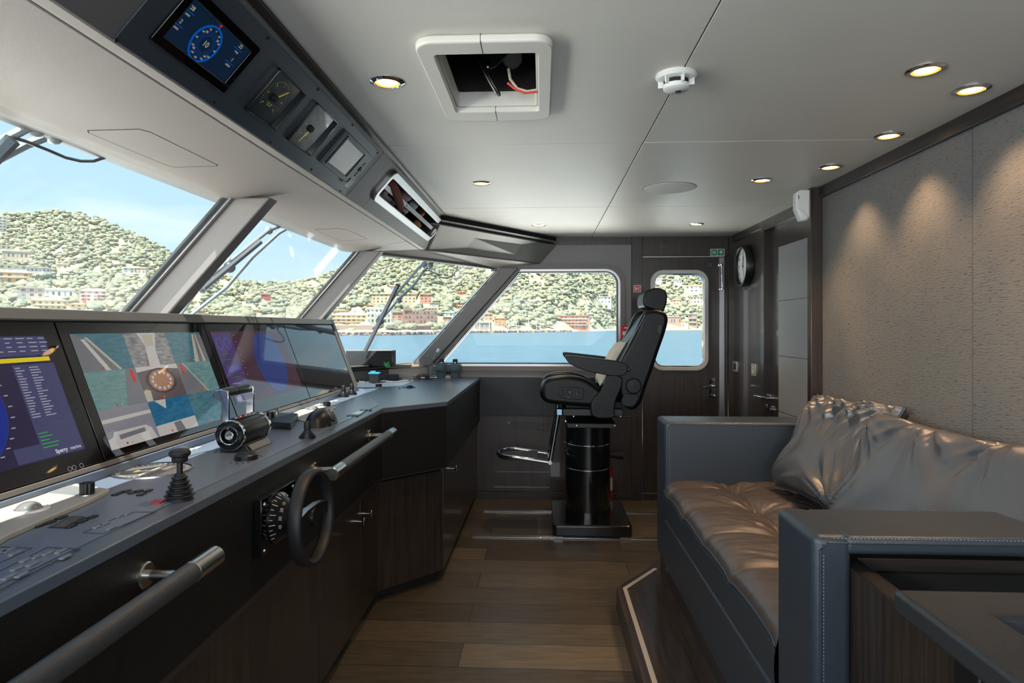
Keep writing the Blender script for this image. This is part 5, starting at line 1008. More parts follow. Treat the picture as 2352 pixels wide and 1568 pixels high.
# gooseneck microphone
bx_, by_ = onw(989, 872); t = thing('gooseneck_microphone', (bx_, by_, 1.0), 'gooseneck microphone bending up between the puck and the binoculars', 'microphone'); fm_ = Fr((0, by_, 0), (1, 0, 0), (0, 0, 1))
P = [fm_.w(*fm_.pix(*p)) for p in ((989, 872), (989, 855), (991, 840), (995, 826), (1001, 815), (1004, 808))]; obj('neck', MB().tube(P, .008, 10), M['greyp'], t); obj('head', MB().tube([P[-1], fm_.w(*fm_.pix(1009, 801))], [.011, .014], 12), M['white'], t); obj('base', MB(Fr((bx_, by_, 1.0), (1, 0, 0), (0, 1, 0))).lathe([(0, 0), (.018, 0), (.016, .01), (0, .012)], 16), M['black'], t)
x, y = onw(995, 869); obj('cable_plug', MB().tube([(x, y - .03, 1.02), (x + .03, y - .03, 1.02)], [.01, .006], 10), M['steel'], label='small steel plug at the foot of the gooseneck microphone', cat='plug')
# binoculars
x, y = onw(1030, 867); t = thing('binoculars', (x, y, 1.0), 'dark teal rubber binoculars standing upright on the counter', 'binoculars'); bm = mat('binocular_rubber', rgb(84, 102, 108), .55, bump=.3, bscale=200); S = 4.98 / F * 1.02
for s_ in (-1, 1):
    f = Fr((x + s_ * .056, y, 1.0), (1, 0, 0), (0, 1, 0))
    b_ = obj('barrel', MB(f).lathe([(0, 0), (.036, 0), (.039, .01), (.040, .04), (.048, .055), (.05, .08), (.044, .105), (.03, .116), (.018, .12), (.018, .126), (0, .126)], 30), bm, t)
    m = MB(f)
    for q in range(7): w = math.radians(-125 + q * 12 + (s_ < 0) * -0 + 0); m.tube([f.w(.046 * math.cos(w), .046 * math.sin(w), .045), f.w(.051 * math.cos(w), .051 * math.sin(w), .07), f.w(.046 * math.cos(w), .046 * math.sin(w), .095)], .003, 6)
    obj('grip_ribs', m, bm, b_, ang=180); obj('eyepiece', MB(f).lathe([(0, .125), (.017, .125), (.022, .13), (.022, .137), (.019, .139), (.020, .152), (0, .152)], 24), mat('eyecup', rgb(36, 44, 56), .5), t); obj('eye_ring', MB(f).lathe([(.016, .12), (.0195, .12), (.0195, .127), (.016, .127)], 24), M['steel'], t)
obj('hinge', MB(Fr((x, y, 1.0), (1, 0, 0), (0, 1, 0))).box(-.02, .02, -.012, .014, .05, .11), bm, t, bevel=.006); obj('focus_wheel', MB(Fr((x, y - .01, 1.0), (1, 0, 0), (0, 1, 0))).lathe([(0, .03), (.014, .03), (.014, .05), (0, .05)], 20), M['black'], t)
obj('grey_stone', MB(Fr((x + .004, y - .045, 1.0), (1, 0, 0), (0, 1, 0))).ball((0, 0, .004), .026, n=8, sc=(1, .8, .75)), mat('beige_pad', rgb(176, 164, 148), .7), label='small beige dome-shaped pad in front of the binoculars', cat='pad')
# ================================================================== FASCIA: wheel and grab rails
t = thing('steering_wheel', (-.81, 1.9, .84), 'black steering wheel with silver spoke on the front of the console', 'steering wheel')
A = [FAS.pix(583, 1145), FAS.pix(662, 1105), FAS.pix(583, 1282)]; pa0, pa1 = A[0][0], A[1][0]; pz1, pz0 = (A[0][1] + A[1][1]) / 2, A[2][1]
obj('mounting_plate', MB(FAS).box(pa0, pa1, pz0, pz1, 0, .022), M['gloss'], t, bevel=.0015)
for a in (pa0 + .018, pa1 - .018):
    for b in (pz0 + .016, pz1 - .016): obj('screw', MB(FAS).lathe([(0, .022), (.006, .022), (.004, .026), (0, .026)], 12, a=a, b=b), M['chrome'], t)
ca, cb = (pa0 + pa1) / 2 - .01, (pz0 + pz1) / 2
f = FAS.at(ca, cb); coneM = mat('dark_brushed_metal', rgb(44, 42, 42), .28, .7); obj('cone', MB(f).lathe([(0, .022), (.074, .022), (.074, .026), (.060, .045), (.032, .078), (.027, .10), (0, .10)], 48), coneM, t)
wt = mat('white_print', rgb(190, 196, 205), .5)
for i in range(-9, 10):
    q = math.radians(110 + i * 12); L_q = .015; s0 = [(.0735, .0268), (.064, .041)] if i % 2 == 0 else [(.0735, .0268), (.068, .0345)]
    P = [f.w(r * 1.02 * math.cos(q), r * 1.02 * math.sin(q), h) for r, h in s0]; obj('scale_mark', MB().tube(P, .0011, 5), wt, t)
for s_, dq in (('10', 24), ('20', 46), ('30', 70), ('40', 94)):
    q = math.radians(96 + dq); c = f.w(.056 * math.cos(q), .056 * math.sin(q), .0515); d = (f.n * .55 + (f.x * math.cos(q) + f.y * math.sin(q)) * .85).normalized(); xx = (f.y * math.cos(q) - f.x * math.sin(q)) * -1
    ft = Fr(c, xx, d.cross(xx)); text(s_, ft, 0, 0, .013, wt, t, .002)
fw = axis(FAS.w(ca + .002, cb + .003, .125), FAS.n * 1 + Vector((0, -.02, .03))); RW = .131
pr = []
m = MB(fw); n = 64; K = 12; V = []; Fa = []
for i in range(n):
    w = 2 * math.pi * i / n
    for k in range(K): q = 2 * math.pi * k / K; rr_ = RW + .0105 * math.copysign(abs(math.cos(q)) ** .8, math.cos(q)); V.append((rr_ * math.cos(w), rr_ * math.sin(w), .021 * math.copysign(abs(math.sin(q)) ** .8, math.sin(q))))
for i in range(n):
    for k in range(K): Fa.append((i * K + k, ((i + 1) % n) * K + k, ((i + 1) % n) * K + (k + 1) % K, i * K + (k + 1) % K))
m.add(V, Fa); obj('rim', m, M['rubber'], t, ang=180)
obj('spoke', MB(fw).prism([(-RW, -.018), (RW, -.018), (RW, .018), (.04, .03), (-.04, .03), (-RW, .018)], -.008, .004), M['black'], t, bevel=.002); obj('spoke_edge', MB(fw).prism([(-RW, .017), (-.04, .029), (.04, .029), (RW, .017), (RW, .02), (.04, .033), (-.04, .033), (-RW, .02)], -.014, .006), M['alu'], t)
obj('hub', MB(fw).lathe([(0, -.05), (.026, -.05), (.028, .0), (.026, .012), (0, .012)], 30), M['black'], t)
def rail(y0, y1, mounts, lab, x=-.722, z=.905, r=.0225):
    t = thing('grab_rail', (x, (y0 + y1) / 2, z), lab, 'handrail'); c = .10
    obj('bar', MB().tube([(x, y0 + c, z), (x, y1 - c, z)], r * .97, 28), mat('rail_leather', rgb(64, 65, 68), .38, bump=.3, bscale=300) if 'rail_leather' not in bpy.data.materials else bpy.data.materials['rail_leather'], t)
    for a, b in ((y0, y0 + c), (y1 - c, y1)): obj('end_sleeve', MB(axis((x, a, z), (0, 1, 0))).lathe([(0, 0), (r - .002, 0), (r, .002), (r, b - a - .002), (r - .002, b - a), (0, b - a)], 36), M['steel'], t)
    for y in mounts: s_ = obj('bracket', MB().tube([(-.812, y, z), (x, y, z)], .011, 16), M['steel'], t); obj('flange', MB(axis((-.812, y, z), (1, 0, 0))).lathe([(0, 0), (.027, 0), (.027, .006), (.024, .009), (0, .009)], 28), M['steel'], s_)
rail(.25, 1.385, [.45, 1.27], 'near grab rail with a steel end sleeve, running out of the photo')
rail(2.17, 3.07, [2.24, 2.96], 'far grab rail with steel sleeves, below the throttle')
# ================================================================== CEILING ITEMS
def dl_proto():
    t = thing('ceiling_downlight', (0, 0, ZC), None, 'downlight'); f = Fr((0, 0, ZC), (1, 0, 0), (0, -1, 0))
    obj('ring', MB(f).lathe([(.030, -.002), (.052, -.002), (.052, .002), (.046, .0045), (.040, .0065), (.038, .0065), (.035, .003)], 40), M['chrome'], t)
    obj('reflector', MB(f).lathe([(.0385, .006), (.034, .0035), (.026, .0005), (.0255, .0002), (.0385, -.001)], 36), mat('glowing_gold_reflector', rgb(255, 176, 60), .3, .3, emit=1.0, ecol=(1, .46, .08, 1)), t)  # reflector emits by itself, painting in the lamp light it would reflect
    obj('lamp', MB(f).lathe([(0, .0), (.029, .0), (.029, .0028), (0, .0028)], 32), emis('lamp_warm', (1, .62, .26, 1), 9), t)
    return t
DLS = [((890, 188), 'bright downlight at the left, beside the ceiling hatch', 9), ((1105, 420), 'downlight in the middle ceiling panel below the hatch', 9), ((1237, 517), 'small far downlight nearest the slanted corner window', 8), ((1600, 514), 'small far downlight above the glazed side door', 8),
       ((1750, 413), 'downlight between the round ceiling speaker and the inner door', 8), ((1907, 383), 'downlight farthest along the textured wall', 6), ((2041, 311), 'third of the downlights along the textured wall, beside the panel joint', 6), ((2231, 205), 'downlight nearest the camera along the textured wall', 6), ((2126, 160), 'large near downlight set in from the textured wall', 7)]
pr = dl_proto()
for i, ((px, py), lab, en) in enumerate(DLS):
    a, b = CEIL.pix(px, py); o = pr if i == 0 else copytree(pr); o.location = (a, -b, ZC); o['label'] = lab
    if i == 0:
        pass
    lamp('downlight_lamp', 'SPOT', (a, -b, ZC - .012), (0, 0, -1), en * 2.5, (1, .62, .33), spot_size=math.radians(95), spot_blend=.75, shadow_soft_size=.025)
# hatch trim and the search-light control inside
t = thing('ceiling_hatch', (-.15, 1.9, ZC), 'cream framed square opening in the ceiling with a search light control inside', 'hatch')
hx0, hx1, hy0, hy1 = HA
f = CEIL; m = MB(f); m.rframe(hx0 - .05, hx1 + .045, -hy1 - .095, -hy0 + .065, .0, .05, 0, 0) if False else None
O = rrect(hx0 - .045, hx1 + .04, -(hy1 + .09), -(hy0 - .075), .05, 6); I = rrect(hx0 + .0, hx1 - .0, -hy1, -hy0, .012, 6)
obj('frame', MB(f).ring(O, I, -.0, .022), M['cream'], t, bevel=.006, seg=3)
obj('inner_rim', MB(f).ring(rrect(hx0 + .001, hx1 - .001, -hy1 + .001, -hy0 - .001, .012, 4), rrect(hx0 + .006, hx1 - .006, -hy1 + .006, -hy0 - .006, .01, 4), -.045, .003), M['cream'], t)
for y0, y1 in ((hy0 - .075, hy0), (hy1, hy1 + .09)): obj('frame_joint', MB(f).box(-.156, -.1545, -y1, -y0, .0, .0226), M['dark'], t)
zt = ZC + .10; ft = Fr((0, 0, zt), (1, 0, 0), (0, -1, 0))
def hp(px, py, z): return Fr((0, 0, z), (1, 0, 0), (0, -1, 0)).w(*Fr((0, 0, z), (1, 0, 0), (0, -1, 0)).pix(px, py))
a = hp(1178, 135, ZC + .14); b = hp(1160, 108, ZC + .24); obj('search_light', MB(axis(a, (b - a))).lathe([(0, 0), (.030, 0), (.034, .004), (.034, .03), (.030, .034), (.032, .04), (.03, .05), (.032, .06), (.03, .07), (.02, .075), (0, .075)], 28), mat('lamp_body', rgb(90, 90, 92), .35, .5), t)
P = [hp(1112, 140, ZC + .03), hp(1130, 150, ZC + .03), hp(1195, 105, ZC + .05), hp(1100, 105, ZC + .05)]
fv = Fr((0, 2.0, 0), (1, 0, 0), (0, 0, 1))
Q = [fv.pix(*q) for q in ((1110, 150), (1128, 158), (1140, 152), (1185, 105), (1105, 100))]; obj('bracket_plate', MB(fv).prism(Q, -.004, .004), M['blackm'], t)
c = fv.pix(1119, 149); obj('bolt', MB(fv).lathe([(0, 0), (.010, 0), (.010, .012), (0, .014)], 16, a=c[0], b=c[1]), M['chrome'], t)
Q = [fv.w(*fv.pix(*q), .012) for q in ((1103, 138), (1122, 175), (1138, 205), (1148, 222))]; Q[-1].z += .0
obj('lever', MB().tube(Q, [.012, .013, .014, .008], 12, flat=.6), M['black'], t); Q = [q + Vector((-.008, -.01, 0)) for q in Q]; obj('lever_edge', MB().tube(Q, .004, 8), M['steel'], t)
for k, (pp_, mt) in enumerate((([(1168, 158), (1172, 182), (1188, 203), (1210, 210), (1236, 206)], mat('white_wire', rgb(206, 196, 180), .5)), ([(1166, 190), (1182, 203), (1205, 213), (1236, 210)], mat('red_wire', rgb(200, 62, 48), .5)))):
    obj('wire', MB().tube([fv.w(*fv.pix(*q), .0) for q in pp_], .0045, 8), mt, t)
# smoke detector, speaker
a, b = CEIL.pix(1553, 172); t = thing('smoke_detector', CEIL.w(a, b), 'white round smoke detector on the ceiling joint', 'smoke detector'); f = CEIL.at(a, b)
obj('base', MB(f).lathe([(0, 0), (.058, 0), (.060, .006), (.054, .014), (.04, .018), (0, .018)], 40), M['white'], t); obj('vent', MB(f).lathe([(.0, .016), (.036, .016), (.036, .032), (0, .032)], 32), M['dark'], t); obj('cap', MB(f).lathe([(0, .030), (.038, .030), (.037, .042), (.03, .047), (0, .048)], 36), M['white'], t)
for q in range(6): w = q * math.pi / 3 + .3; g_ = f.rot(math.degrees(w)); obj('rib', MB(g_).prism([(.030, .016), (.050, .016)] if False else [(.03, -.002), (.052, -.002), (.052, .002), (.03, .002)], .012, .034), M['white'], t)
obj('sensor', MB(f).lathe([(0, .047), (.009, .047), (.008, .050), (0, .050)], 16, a=.006, b=.0), M['black'], t)
a, b = CEIL.pix(1538, 431); t = thing('ceiling_speaker', CEIL.w(a, b), 'flush round white loudspeaker grille in the ceiling', 'speaker'); obj('grille', MB(CEIL.at(a, b)).lathe([(0, 0), (.135, 0), (.135, .004), (.13, .0055), (0, .0055)], 56), mat('speaker_white', rgb(214, 212, 206), .6, bump=.3, bscale=900), t); obj('rim', MB(CEIL.at(a, b)).lathe([(.134, -.001), (.139, -.001), (.139, .002), (.134, .002)], 56), M['greyp'], t)
# ================================================================== RIGHT WALL DETAILS
m = MB(); m.box(XR - .02, 1.62, YN, 3.5, 2.095, ZC + .01); obj('trim_46', m, M['woodh'], bevel=.003, kind='structure')
m = MB(); m.box(1.465, 1.62, 3.442, 3.498, 0, 2.2) if False else None
m = MB(); m.box(1.42, 1.62, 3.452, 3.50, 0, ZC + .01); obj('trim_47', m, M['wood'], bevel=.003, kind='structure')
# wall clock
cx_, cz_ = CLK.pix(1703, 611, .045); t = thing('wall_clock', CLK.w(cx_, cz_), 'round wall clock with white face and black rim', 'clock'); f = CLK.at(cx_, cz_); r = .158
obj('case', MB(f).lathe([(r * .9, .004), (r, .004), (r, .045), (r * .97, .055), (r * .9, .055), (r * .87, .05), (r * .87, .03)], 56), M['black'], t); obj('back', MB(f).lathe([(0, .0), (r * .93, .0), (r * .93, .028), (0, .028)], 48), M['blackm'], t); obj('face', MB(f).lathe([(0, .026), (r * .9, .026), (r * .9, .031), (0, .031)], 48), M['white'], t)
for i in range(12):
    w = math.radians(90 - 30 * (i + 1)); text(str(i + 1), f, r * .7 * math.cos(w), r * .7 * math.sin(w), .03, M['blackm'], t, .032)
m = MB(f)
for i in range(60): w = math.radians(6 * i); g_ = f.rot(6 * i); m.fr = g_; m.box(r * .80, r * .845, -.0008, .0008, .031, .032)
obj('minute_marks', m, M['blackm'], t)
for an, l, wd_ in ((90 - 6, .075, .0035), (90 - 2, .11, .0025), (-75, .10, .001)): obj('hand', MB(f.rot(an)).box(-.02, l, -wd_, wd_, .034, .0355), M['blackm'], t)
obj('hub', MB(f).lathe([(0, .033), (.006, .033), (.006, .038), (0, .038)], 16), M['blackm'], t)
def plate(px, py, w, h, lab, name, fill):
    a, b = CLK.pix(px, py); t = thing(name, CLK.w(a, b), lab, 'switch'); f = CLK.at(a, b); obj('frame', MB(f).prism(rrect(-w / 2, w / 2, -h / 2, h / 2, .004), 0, .010), mat('satin_plate', rgb(186, 186, 182), .3, .4) if 'satin_plate' not in bpy.data.materials else bpy.data.materials['satin_plate'], t, bevel=.002); return t, f
t, f = plate(1689, 841, .125, .084, 'satin rocker switch plate left of the thermostat', 'light_switch', None)
for i in range(4): obj('rocker', MB(f).prism(rrect(-.045 + i * .023, -.025 + i * .023, -.024, .024, .002), .009, .014), M['greyp'] if i < 2 else M['black'], t, bevel=.001)
t, f = plate(1733, 849, .092, .088, 'square satin thermostat panel beside the inner door frame', 'thermostat', None)
obj('screen', MB(f).prism(rrect(-.032, .032, -.028, .03, .002), .009, .0115), mat('thermostat_lcd', rgb(196, 198, 190), .3), t); text('22', f, 0, .008, .014, M['blackm'], t, .012); obj('outline', MB(f).rframe(-.033, .033, -.029, .031, .0012, .002, .0112, .012), M['blackm'], t)
# inner door
DR = Fr((1.575, 0, 0), (0, -1, 0), (0, 0, 1)); t = thing('door_2', (1.58, 4.05, 0), None, None, kind='structure')
obj('door_leaf', MB(DR).box(-4.50, -3.55, 0, 2.08, -.04, 0), M['wood'], t)
dpm = mat('door_grey_leather', rgb(150, 149, 148), .38, bump=.1, bscale=400)
pa_ = DR.pix(1790, 600)[0]; zz = [DR.pix(1790, y)[1] for y in (567, 691, 817, 944)] + [.30]
for i in range(4): obj('door_panel', MB(DR).box(pa_, -3.56, zz[i + 1] + .002, zz[i] - .002, 0, .006), dpm, t, bevel=.002)
a, b = DR.pix(1772, 914); hb = obj('door_handle', MB().tube([DR.w(a, b, 0), DR.w(a, b, .05), DR.w(a - .01, b, .058), DR.w(a - .12, b, .058)], .010, 14), M['chrome'], t); obj('handle_rose', MB(DR).lathe([(0, 0), (.026, 0), (.026, .008), (.014, .012), (0, .012)], 28, a=a, b=b), M['chrome'], t)
a, b = DR.pix(1775, 940); obj('lock_rose', MB(DR).lathe([(0, 0), (.026, 0), (.026, .008), (.012, .012), (.012, .02), (0, .02)], 28, a=a, b=b), M['chrome'], t)
# white motion sensor on the pilaster corner
fs = Fr((0, 3.45, 0), (1, 0, 0), (0, 0, 1)); a0, b1 = fs.pix(1820, 440); a1, b0 = fs.pix(1852, 510); t = thing('motion_sensor', fs.w((a0 + a1) / 2, b0), 'white angled motion sensor high on the dark pilaster', 'sensor')
obj('body', MB(fs).prism([(a0, b1 - .015), (a0 + .02, b1), (a1, b1), (a1, b0 + .02), (a1 - .015, b0), (a0 + .025, b0), (a0, b0 + .06)], .0, .05), M['white'], t, bevel=.008, seg=3); obj('lens', MB(fs).prism([(a0 + .005, b0 + .06), (a0 + .03, b0 + .055), (a1 - .012, b0 + .02), (a1 - .02, b0 + .006), (a0 + .028, b0 + .006)], .048, .056), mat('lens_white', rgb(226, 228, 228), .25), t, bevel=.004); obj('arrow_mark', MB(fs).box(a0 + .01, a0 + .016, b1 - .05, b1 - .03, .05, .0508), M['greyp'], t)
# ---- signs and call point on the far wall
def cbox(fr, p0, p1, h0, h1, mt, name, par, bev=.001, r=.002): a0, b1 = fr.pix(*p0); a1, b0 = fr.pix(*p1); return obj(name, MB(fr).prism(rrect(a0, a1, b0, b1, r), h0, h1), mt, par, bevel=bev), (a0, a1, b0, b1)
t = thing('exit_sign', BACK.w(*BACK.pix(1646, 580), .012), 'green and white assembly point sign with an upward arrow above the door', 'sign')
o, (a0, a1, b0, b1) = cbox(BACK, (1631, 572), (1663, 588), .010, .014, M['white'], 'board', t, 0); mid = (a0 + a1) / 2
for s0, s1 in ((a0 + .004, mid - .002), (mid + .002, a1 - .004)): obj('field', MB(BACK).box(s0, s1, b0 + .004, b1 - .004, .014, .0148), M['green'], t)
c = (mid + a1) / 2; cy_ = (b0 + b1) / 2; obj('arrow', MB(BACK).flat([(c - .003, cy_ - .018), (c + .003, cy_ - .018), (c + .003, cy_ + .002), (c + .014, cy_ - .006), (c + .014, cy_ + .002), (c, cy_ + .018), (c - .014, cy_ + .002), (c - .014, cy_ - .006), (c - .003, cy_ + .002)], .0155), M['white'], t, ang=0)
c = (a0 + mid) / 2; m = MB(BACK)
for dx, dz in ((-.009, 0), (-.003, .003), (.004, .003), (.009, 0)): m.box(c + dx - .002, c + dx + .002, cy_ - .008 + dz, cy_ + .003 + dz, .015, .0156); m.prism([(c + dx + .0022 * math.cos(q), cy_ + .006 + dz + .0022 * math.sin(q)) for q in range(0, 6)], .015, .0156)
for sx_ in (-1, 1):
    for sz in (-1, 1): m.prism([(c + sx_ * .017, cy_ + sz * .017), (c + sx_ * .009, cy_ + sz * .014), (c + sx_ * .014, cy_ + sz * .009)], .015, .0156)
obj('people_symbol', m, M['white'], t, ang=0)
t = thing('alarm_sign', BACK.w(*BACK.pix(1463, 663), .016), 'small red and white hand-and-flame sign on the dark post', 'sign')
o, (a0, a1, b0, b1) = cbox(BACK, (1455, 655), (1471, 671), .016, .019, M['white'], 'board', t, 0); obj('field', MB(BACK).box(a0 + .004, a1 - .004, b0 + .004, b1 - .004, .019, .0198), M['red'], t)
c, z = a0 + (a1 - a0) * .36, (b0 + b1) / 2; m = MB(BACK); m.prism(rrect(c - .008, c + .006, z - .012, z + .006, .004), .0198, .0205); m.box(c - .008, c - .003, z + .004, z + .016, .0198, .0205); m.box(c - .001, c + .003, z + .004, z + .01, .0198, .0205); m.box(c + .013, c + .016, z - .014, z + .002, .0198, .0205); m.box(c + .019, c + .022, z - .014, z + .006, .0198, .0205); m.prism([(c + .012, z + .004), (c + .018, z + .018), (c + .023, z + .004)], .0198, .0205); obj('symbol', m, M['white'], t, ang=0)
t = thing('fire_call_point', BACK.w(*BACK.pix(1438, 762), .0), 'red fire alarm call point with white panel behind the helm chair', 'alarm box')
o, (a0, a1, b0, b1) = cbox(BACK, (1424, 748), (1453, 778), .0, .035, M['red'], 'body', t, .004, .006); text('FIRE', BACK, (a0 + a1) / 2, b1 - .018, .022, M['white'], t, .0355, bold=.0006)
obj('glass', MB(BACK).box(a0 + .016, a1 - .016, b0 + .03, b1 - .045, .034, .037), M['white'], t); obj('dots', MB(BACK).prism([((a0 + a1) / 2 + q, (b0 + b1) / 2 - .004 + w) for q, w in ((-.012, -.003), (.012, -.003), (.012, .003), (-.012, .003))], .037, .0378), M['blackm'], t)
# ================================================================== HELM CHAIR
CY = 4.33; CH = Fr((0, CY, 0), (1, 0, 0), (0, 0, 1)); P_c = lambda pts: [CH.pix(*p) for p in pts]
BZ = .086; t = thing('helm_chair', (.33, 4.58, 0), 'black leather helm chair on a carbon pedestal with chrome footrest', 'chair')
def smoothpoly(P, n=2):
    for _ in range(n):
        Q = []
        for i in range(len(P)): a, b = P[i], P[(i + 1) % len(P)]; Q += [(a[0] * .75 + b[0] * .25, a[1] * .75 + b[1] * .25), (a[0] * .25 + b[0] * .75, a[1] * .25 + b[1] * .75)]
        P = Q
    return P
def pad(name, px, h0, h1, mt=None, bev=.02, n=2, par=None, seg=4): return obj(name, MB(CH).prism(smoothpoly(P_c(px), n), h0, h1), mt or M['chair'], par or t, bevel=bev, seg=seg, ang=60)
m = MB(); x0, x1, y0, y1 = .07, .60, 4.27, 4.885
obj('base', MB().prism(rrect(x0, x1, y0, y1, .03), .015, BZ + .01), M['carbon'], t, bevel=.012, seg=3)
for q in (x0 + .04, x1 - .05): obj('glide', MB().box(q - .03, q + .03, 4.28, 4.34, .004, .02), M['steel'], t)
pcx, pcy = .325, 4.60
def oval(rx, ry, n=40): return [(pcx + rx * math.cos(2 * math.pi * i / n), pcy + ry * math.sin(2 * math.pi * i / n)) for i in range(n)]
obj('pedestal', MB().prism(oval(.162, .19), BZ, .72), M['carbon'], t, ang=40)
for z in (.42, .59): obj('chrome_band', MB().ring(oval(.168, .196), oval(.158, .186), z, z + .008), M['chrome'], t, bevel=.002)
obj('slide_plate', MB(CH).box(*sum(([CH.pix(1303, 960)[0], CH.pix(1416, 960)[0]], [CH.pix(0, 974)[1], CH.pix(0, 964)[1]]), []), -.50, -.02), M['black'], t, bevel=.003)
a0, b1 = CH.pix(1293, 940); a1, b0 = CH.pix(1432, 957); obj('seat_frame', MB(CH).box(a0, a1, b0, b1, -.48, -.03), M['black'], t, bevel=.004)
a0, b1 = CH.pix(1300, 925); a1, b0 = CH.pix(1440, 941); obj('spring_unit', MB(CH).box(a0, a1, b0, b1, -.42, -.08), M['blackm'], t, bevel=.004)
for px, py in ((1318, 957), (1426, 957), (1300, 968), (1413, 978), (1325, 978)): a, b = CH.pix(px, py); obj('bolt', MB(CH).lathe([(0, -.02), (.006, -.02), (.006, .0), (0, .002)], 10, a=a, b=b), M['chrome'], t)
seatP = [(1243, 912), (1243, 890), (1252, 872), (1275, 864), (1305, 862), (1335, 866), (1360, 878), (1392, 905), (1398, 925), (1380, 936), (1330, 934), (1285, 930), (1252, 926)]
pad('seat_bolster', seatP, -.115, .0, bev=.03); pad('seat_bolster', seatP, -.50, -.385, bev=.03)
pad('seat', [(1240, 915), (1240, 893), (1250, 880), (1280, 876), (1340, 880), (1395, 905), (1395, 935), (1300, 934), (1255, 928)], -.40, -.10, bev=.03)
pc = pad('control_plate', [(1283, 893), (1290, 887), (1335, 890), (1342, 893), (1340, 915), (1335, 919), (1290, 914), (1283, 908)], -.01, .006, M['rubber'], .004, 1)
for px, py, rx, ry in ((1292, 896, .010, .010), (1291, 904, .010, .010), (1309, 900, .020, .018), (1324, 903, .008, .024), (1334, 903, .005, .010), (1306, 912, .026, .008), (1331, 912, .010, .004)):
    a, b = CH.pix(px, py); obj('button', MB(CH).prism([(a + rx * .85 * math.cos(q * .3927), b + ry * .85 * math.sin(q * .3927)) for q in range(16)], .005, .014), M['black'], pc, bevel=.003)
backP = [(1476, 722), (1488, 711), (1512, 710), (1532, 718), (1537, 735), (1528, 768), (1514, 806), (1500, 850), (1484, 892), (1474, 928), (1455, 945), (1436, 935), (1425, 915), (1418, 880), (1412, 850), (1432, 812), (1456, 770)]
pad('back_bolster', backP, -.10, .0, bev=.028); pad('back_bolster', backP, -.50, -.40, bev=.028)
pad('backrest', [(1486, 724), (1500, 714), (1530, 720), (1532, 745), (1505, 830), (1478, 915), (1440, 930), (1408, 915), (1402, 880), (1412, 842), (1436, 800), (1466, 756)], -.42, -.08, bev=.03)
obj('piping', MB().tube([CH.w(*CH.pix(*p), -.002) for p in ((1482, 722), (1470, 745), (1452, 778), (1434, 812), (1418, 845))], .0035, 8), M['greyp'], t)
pad('headrest', [(1484, 702), (1483, 682), (1490, 666), (1508, 658), (1528, 658), (1541, 668), (1541, 690), (1534, 712), (1528, 716), (1495, 706)], -.40, -.12, bev=.035, seg=5)
obj('headrest_post', MB(CH).box(CH.pix(1508, 0)[0], CH.pix(1516, 0)[0], CH.pix(0, 722)[1], CH.pix(0, 700)[1], -.30, -.22), M['chrome'], t)
armP = [(1297, 816), (1306, 815), (1350, 820), (1405, 826), (1434, 832), (1440, 842), (1436, 856), (1424, 862), (1396, 861), (1352, 852), (1312, 838), (1300, 826)]
pad('armrest', armP, -.015, .065, bev=.016, n=1); pad('armrest', armP, -.575, -.50, bev=.016, n=1)
sup = [(1392, 856), (1430, 862), (1427, 890), (1413, 918), (1410, 945), (1414, 960), (1360, 960), (1354, 935), (1360, 915), (1380, 895), (1390, 875)]
pad('armrest_support', sup, .0, .03, bev=.008, n=1); pad('armrest_support', sup, -.54, -.51, bev=.008, n=1)
a, b = CH.pix(1455, 886); obj('pivot_cover', MB(CH).lathe([(0, -.02), (.052, -.02), (.054, .006), (.046, .016), (0, .018)], 32, a=a, b=b), M['rubber'], t, bevel=.002)
pad('lower_cover', [(1436, 900), (1444, 905), (1466, 905), (1468, 915), (1458, 932), (1448, 935), (1430, 932), (1426, 922)], -.03, .006, M['rubber'], .006, 1)
a, b = CH.pix(1443, 848); obj('armrest_knob', MB(CH).lathe([(0, .0), (.012, .0), (.014, .012), (.008, .03), (0, .032)], 14, a=a, b=b), mat('bronze_knob', rgb(120, 96, 80), .3, .8), t)
a, b = CH.pix(1514, 755); obj('belt_guide', MB(CH).prism(smoothpoly([(a - .018, b - .035), (a + .014, b - .035), (a + .022, b + .02), (a + .006, b + .036), (a - .012, b + .025)], 1), -.003, .008), M['black'], t, bevel=.003)
# footrest
fy0, fy1 = 4.42, 4.74; z_ = .50
loop = []
F0 = Fr((0, 4.42, 0), (1, 0, 0), (0, 0, 1)); xl, xr = -.315, .045
for s_ in range(0, 13): q = math.radians(90 + s_ * 15); loop.append((xl + .12 + .12 * math.cos(q), 4.58 + .155 * math.sin(q), z_ + .014))
loop = [(xr, 4.735, z_ - .02)] + loop + [(xr, 4.425, z_ - .02)]
fr_ = obj('footrest', MB().tube(loop, .013, 12), M['chrome'], t); obj('foot_plate', MB().prism([(x, y) for x, y, z in loop[1:-1]] + [(-.03, 4.43), (-.03, 4.73)], z_ - .012, z_ + .003), mat('footrest_pad', rgb(58, 56, 56), .6), fr_)
a = Vector((F0.pix(1284, 942)[0], 4.43, F0.pix(1284, 942)[1])); b = Vector((xr + .01, 4.43, z_ - .02)); obj('footrest_strut', MB().tube([a, b], .016, 14), M['chrome'], t); obj('footrest_strut', MB().tube([a + Vector((0, .30, 0)), b + Vector((0, .30, 0))], .016, 14), M['chrome'], t)
obj('strut_clamp', MB(CH).box(CH.pix(1279, 0)[0], CH.pix(1292, 0)[0], CH.pix(0, 948)[1], CH.pix(0, 934)[1], -.14, -.06), M['chrome'], t, bevel=.003); obj('strut_hinge', MB().tube([b + Vector((0, -.02, 0)), b + Vector((0, .32, 0))], .014, 12), M['chrome'], t)
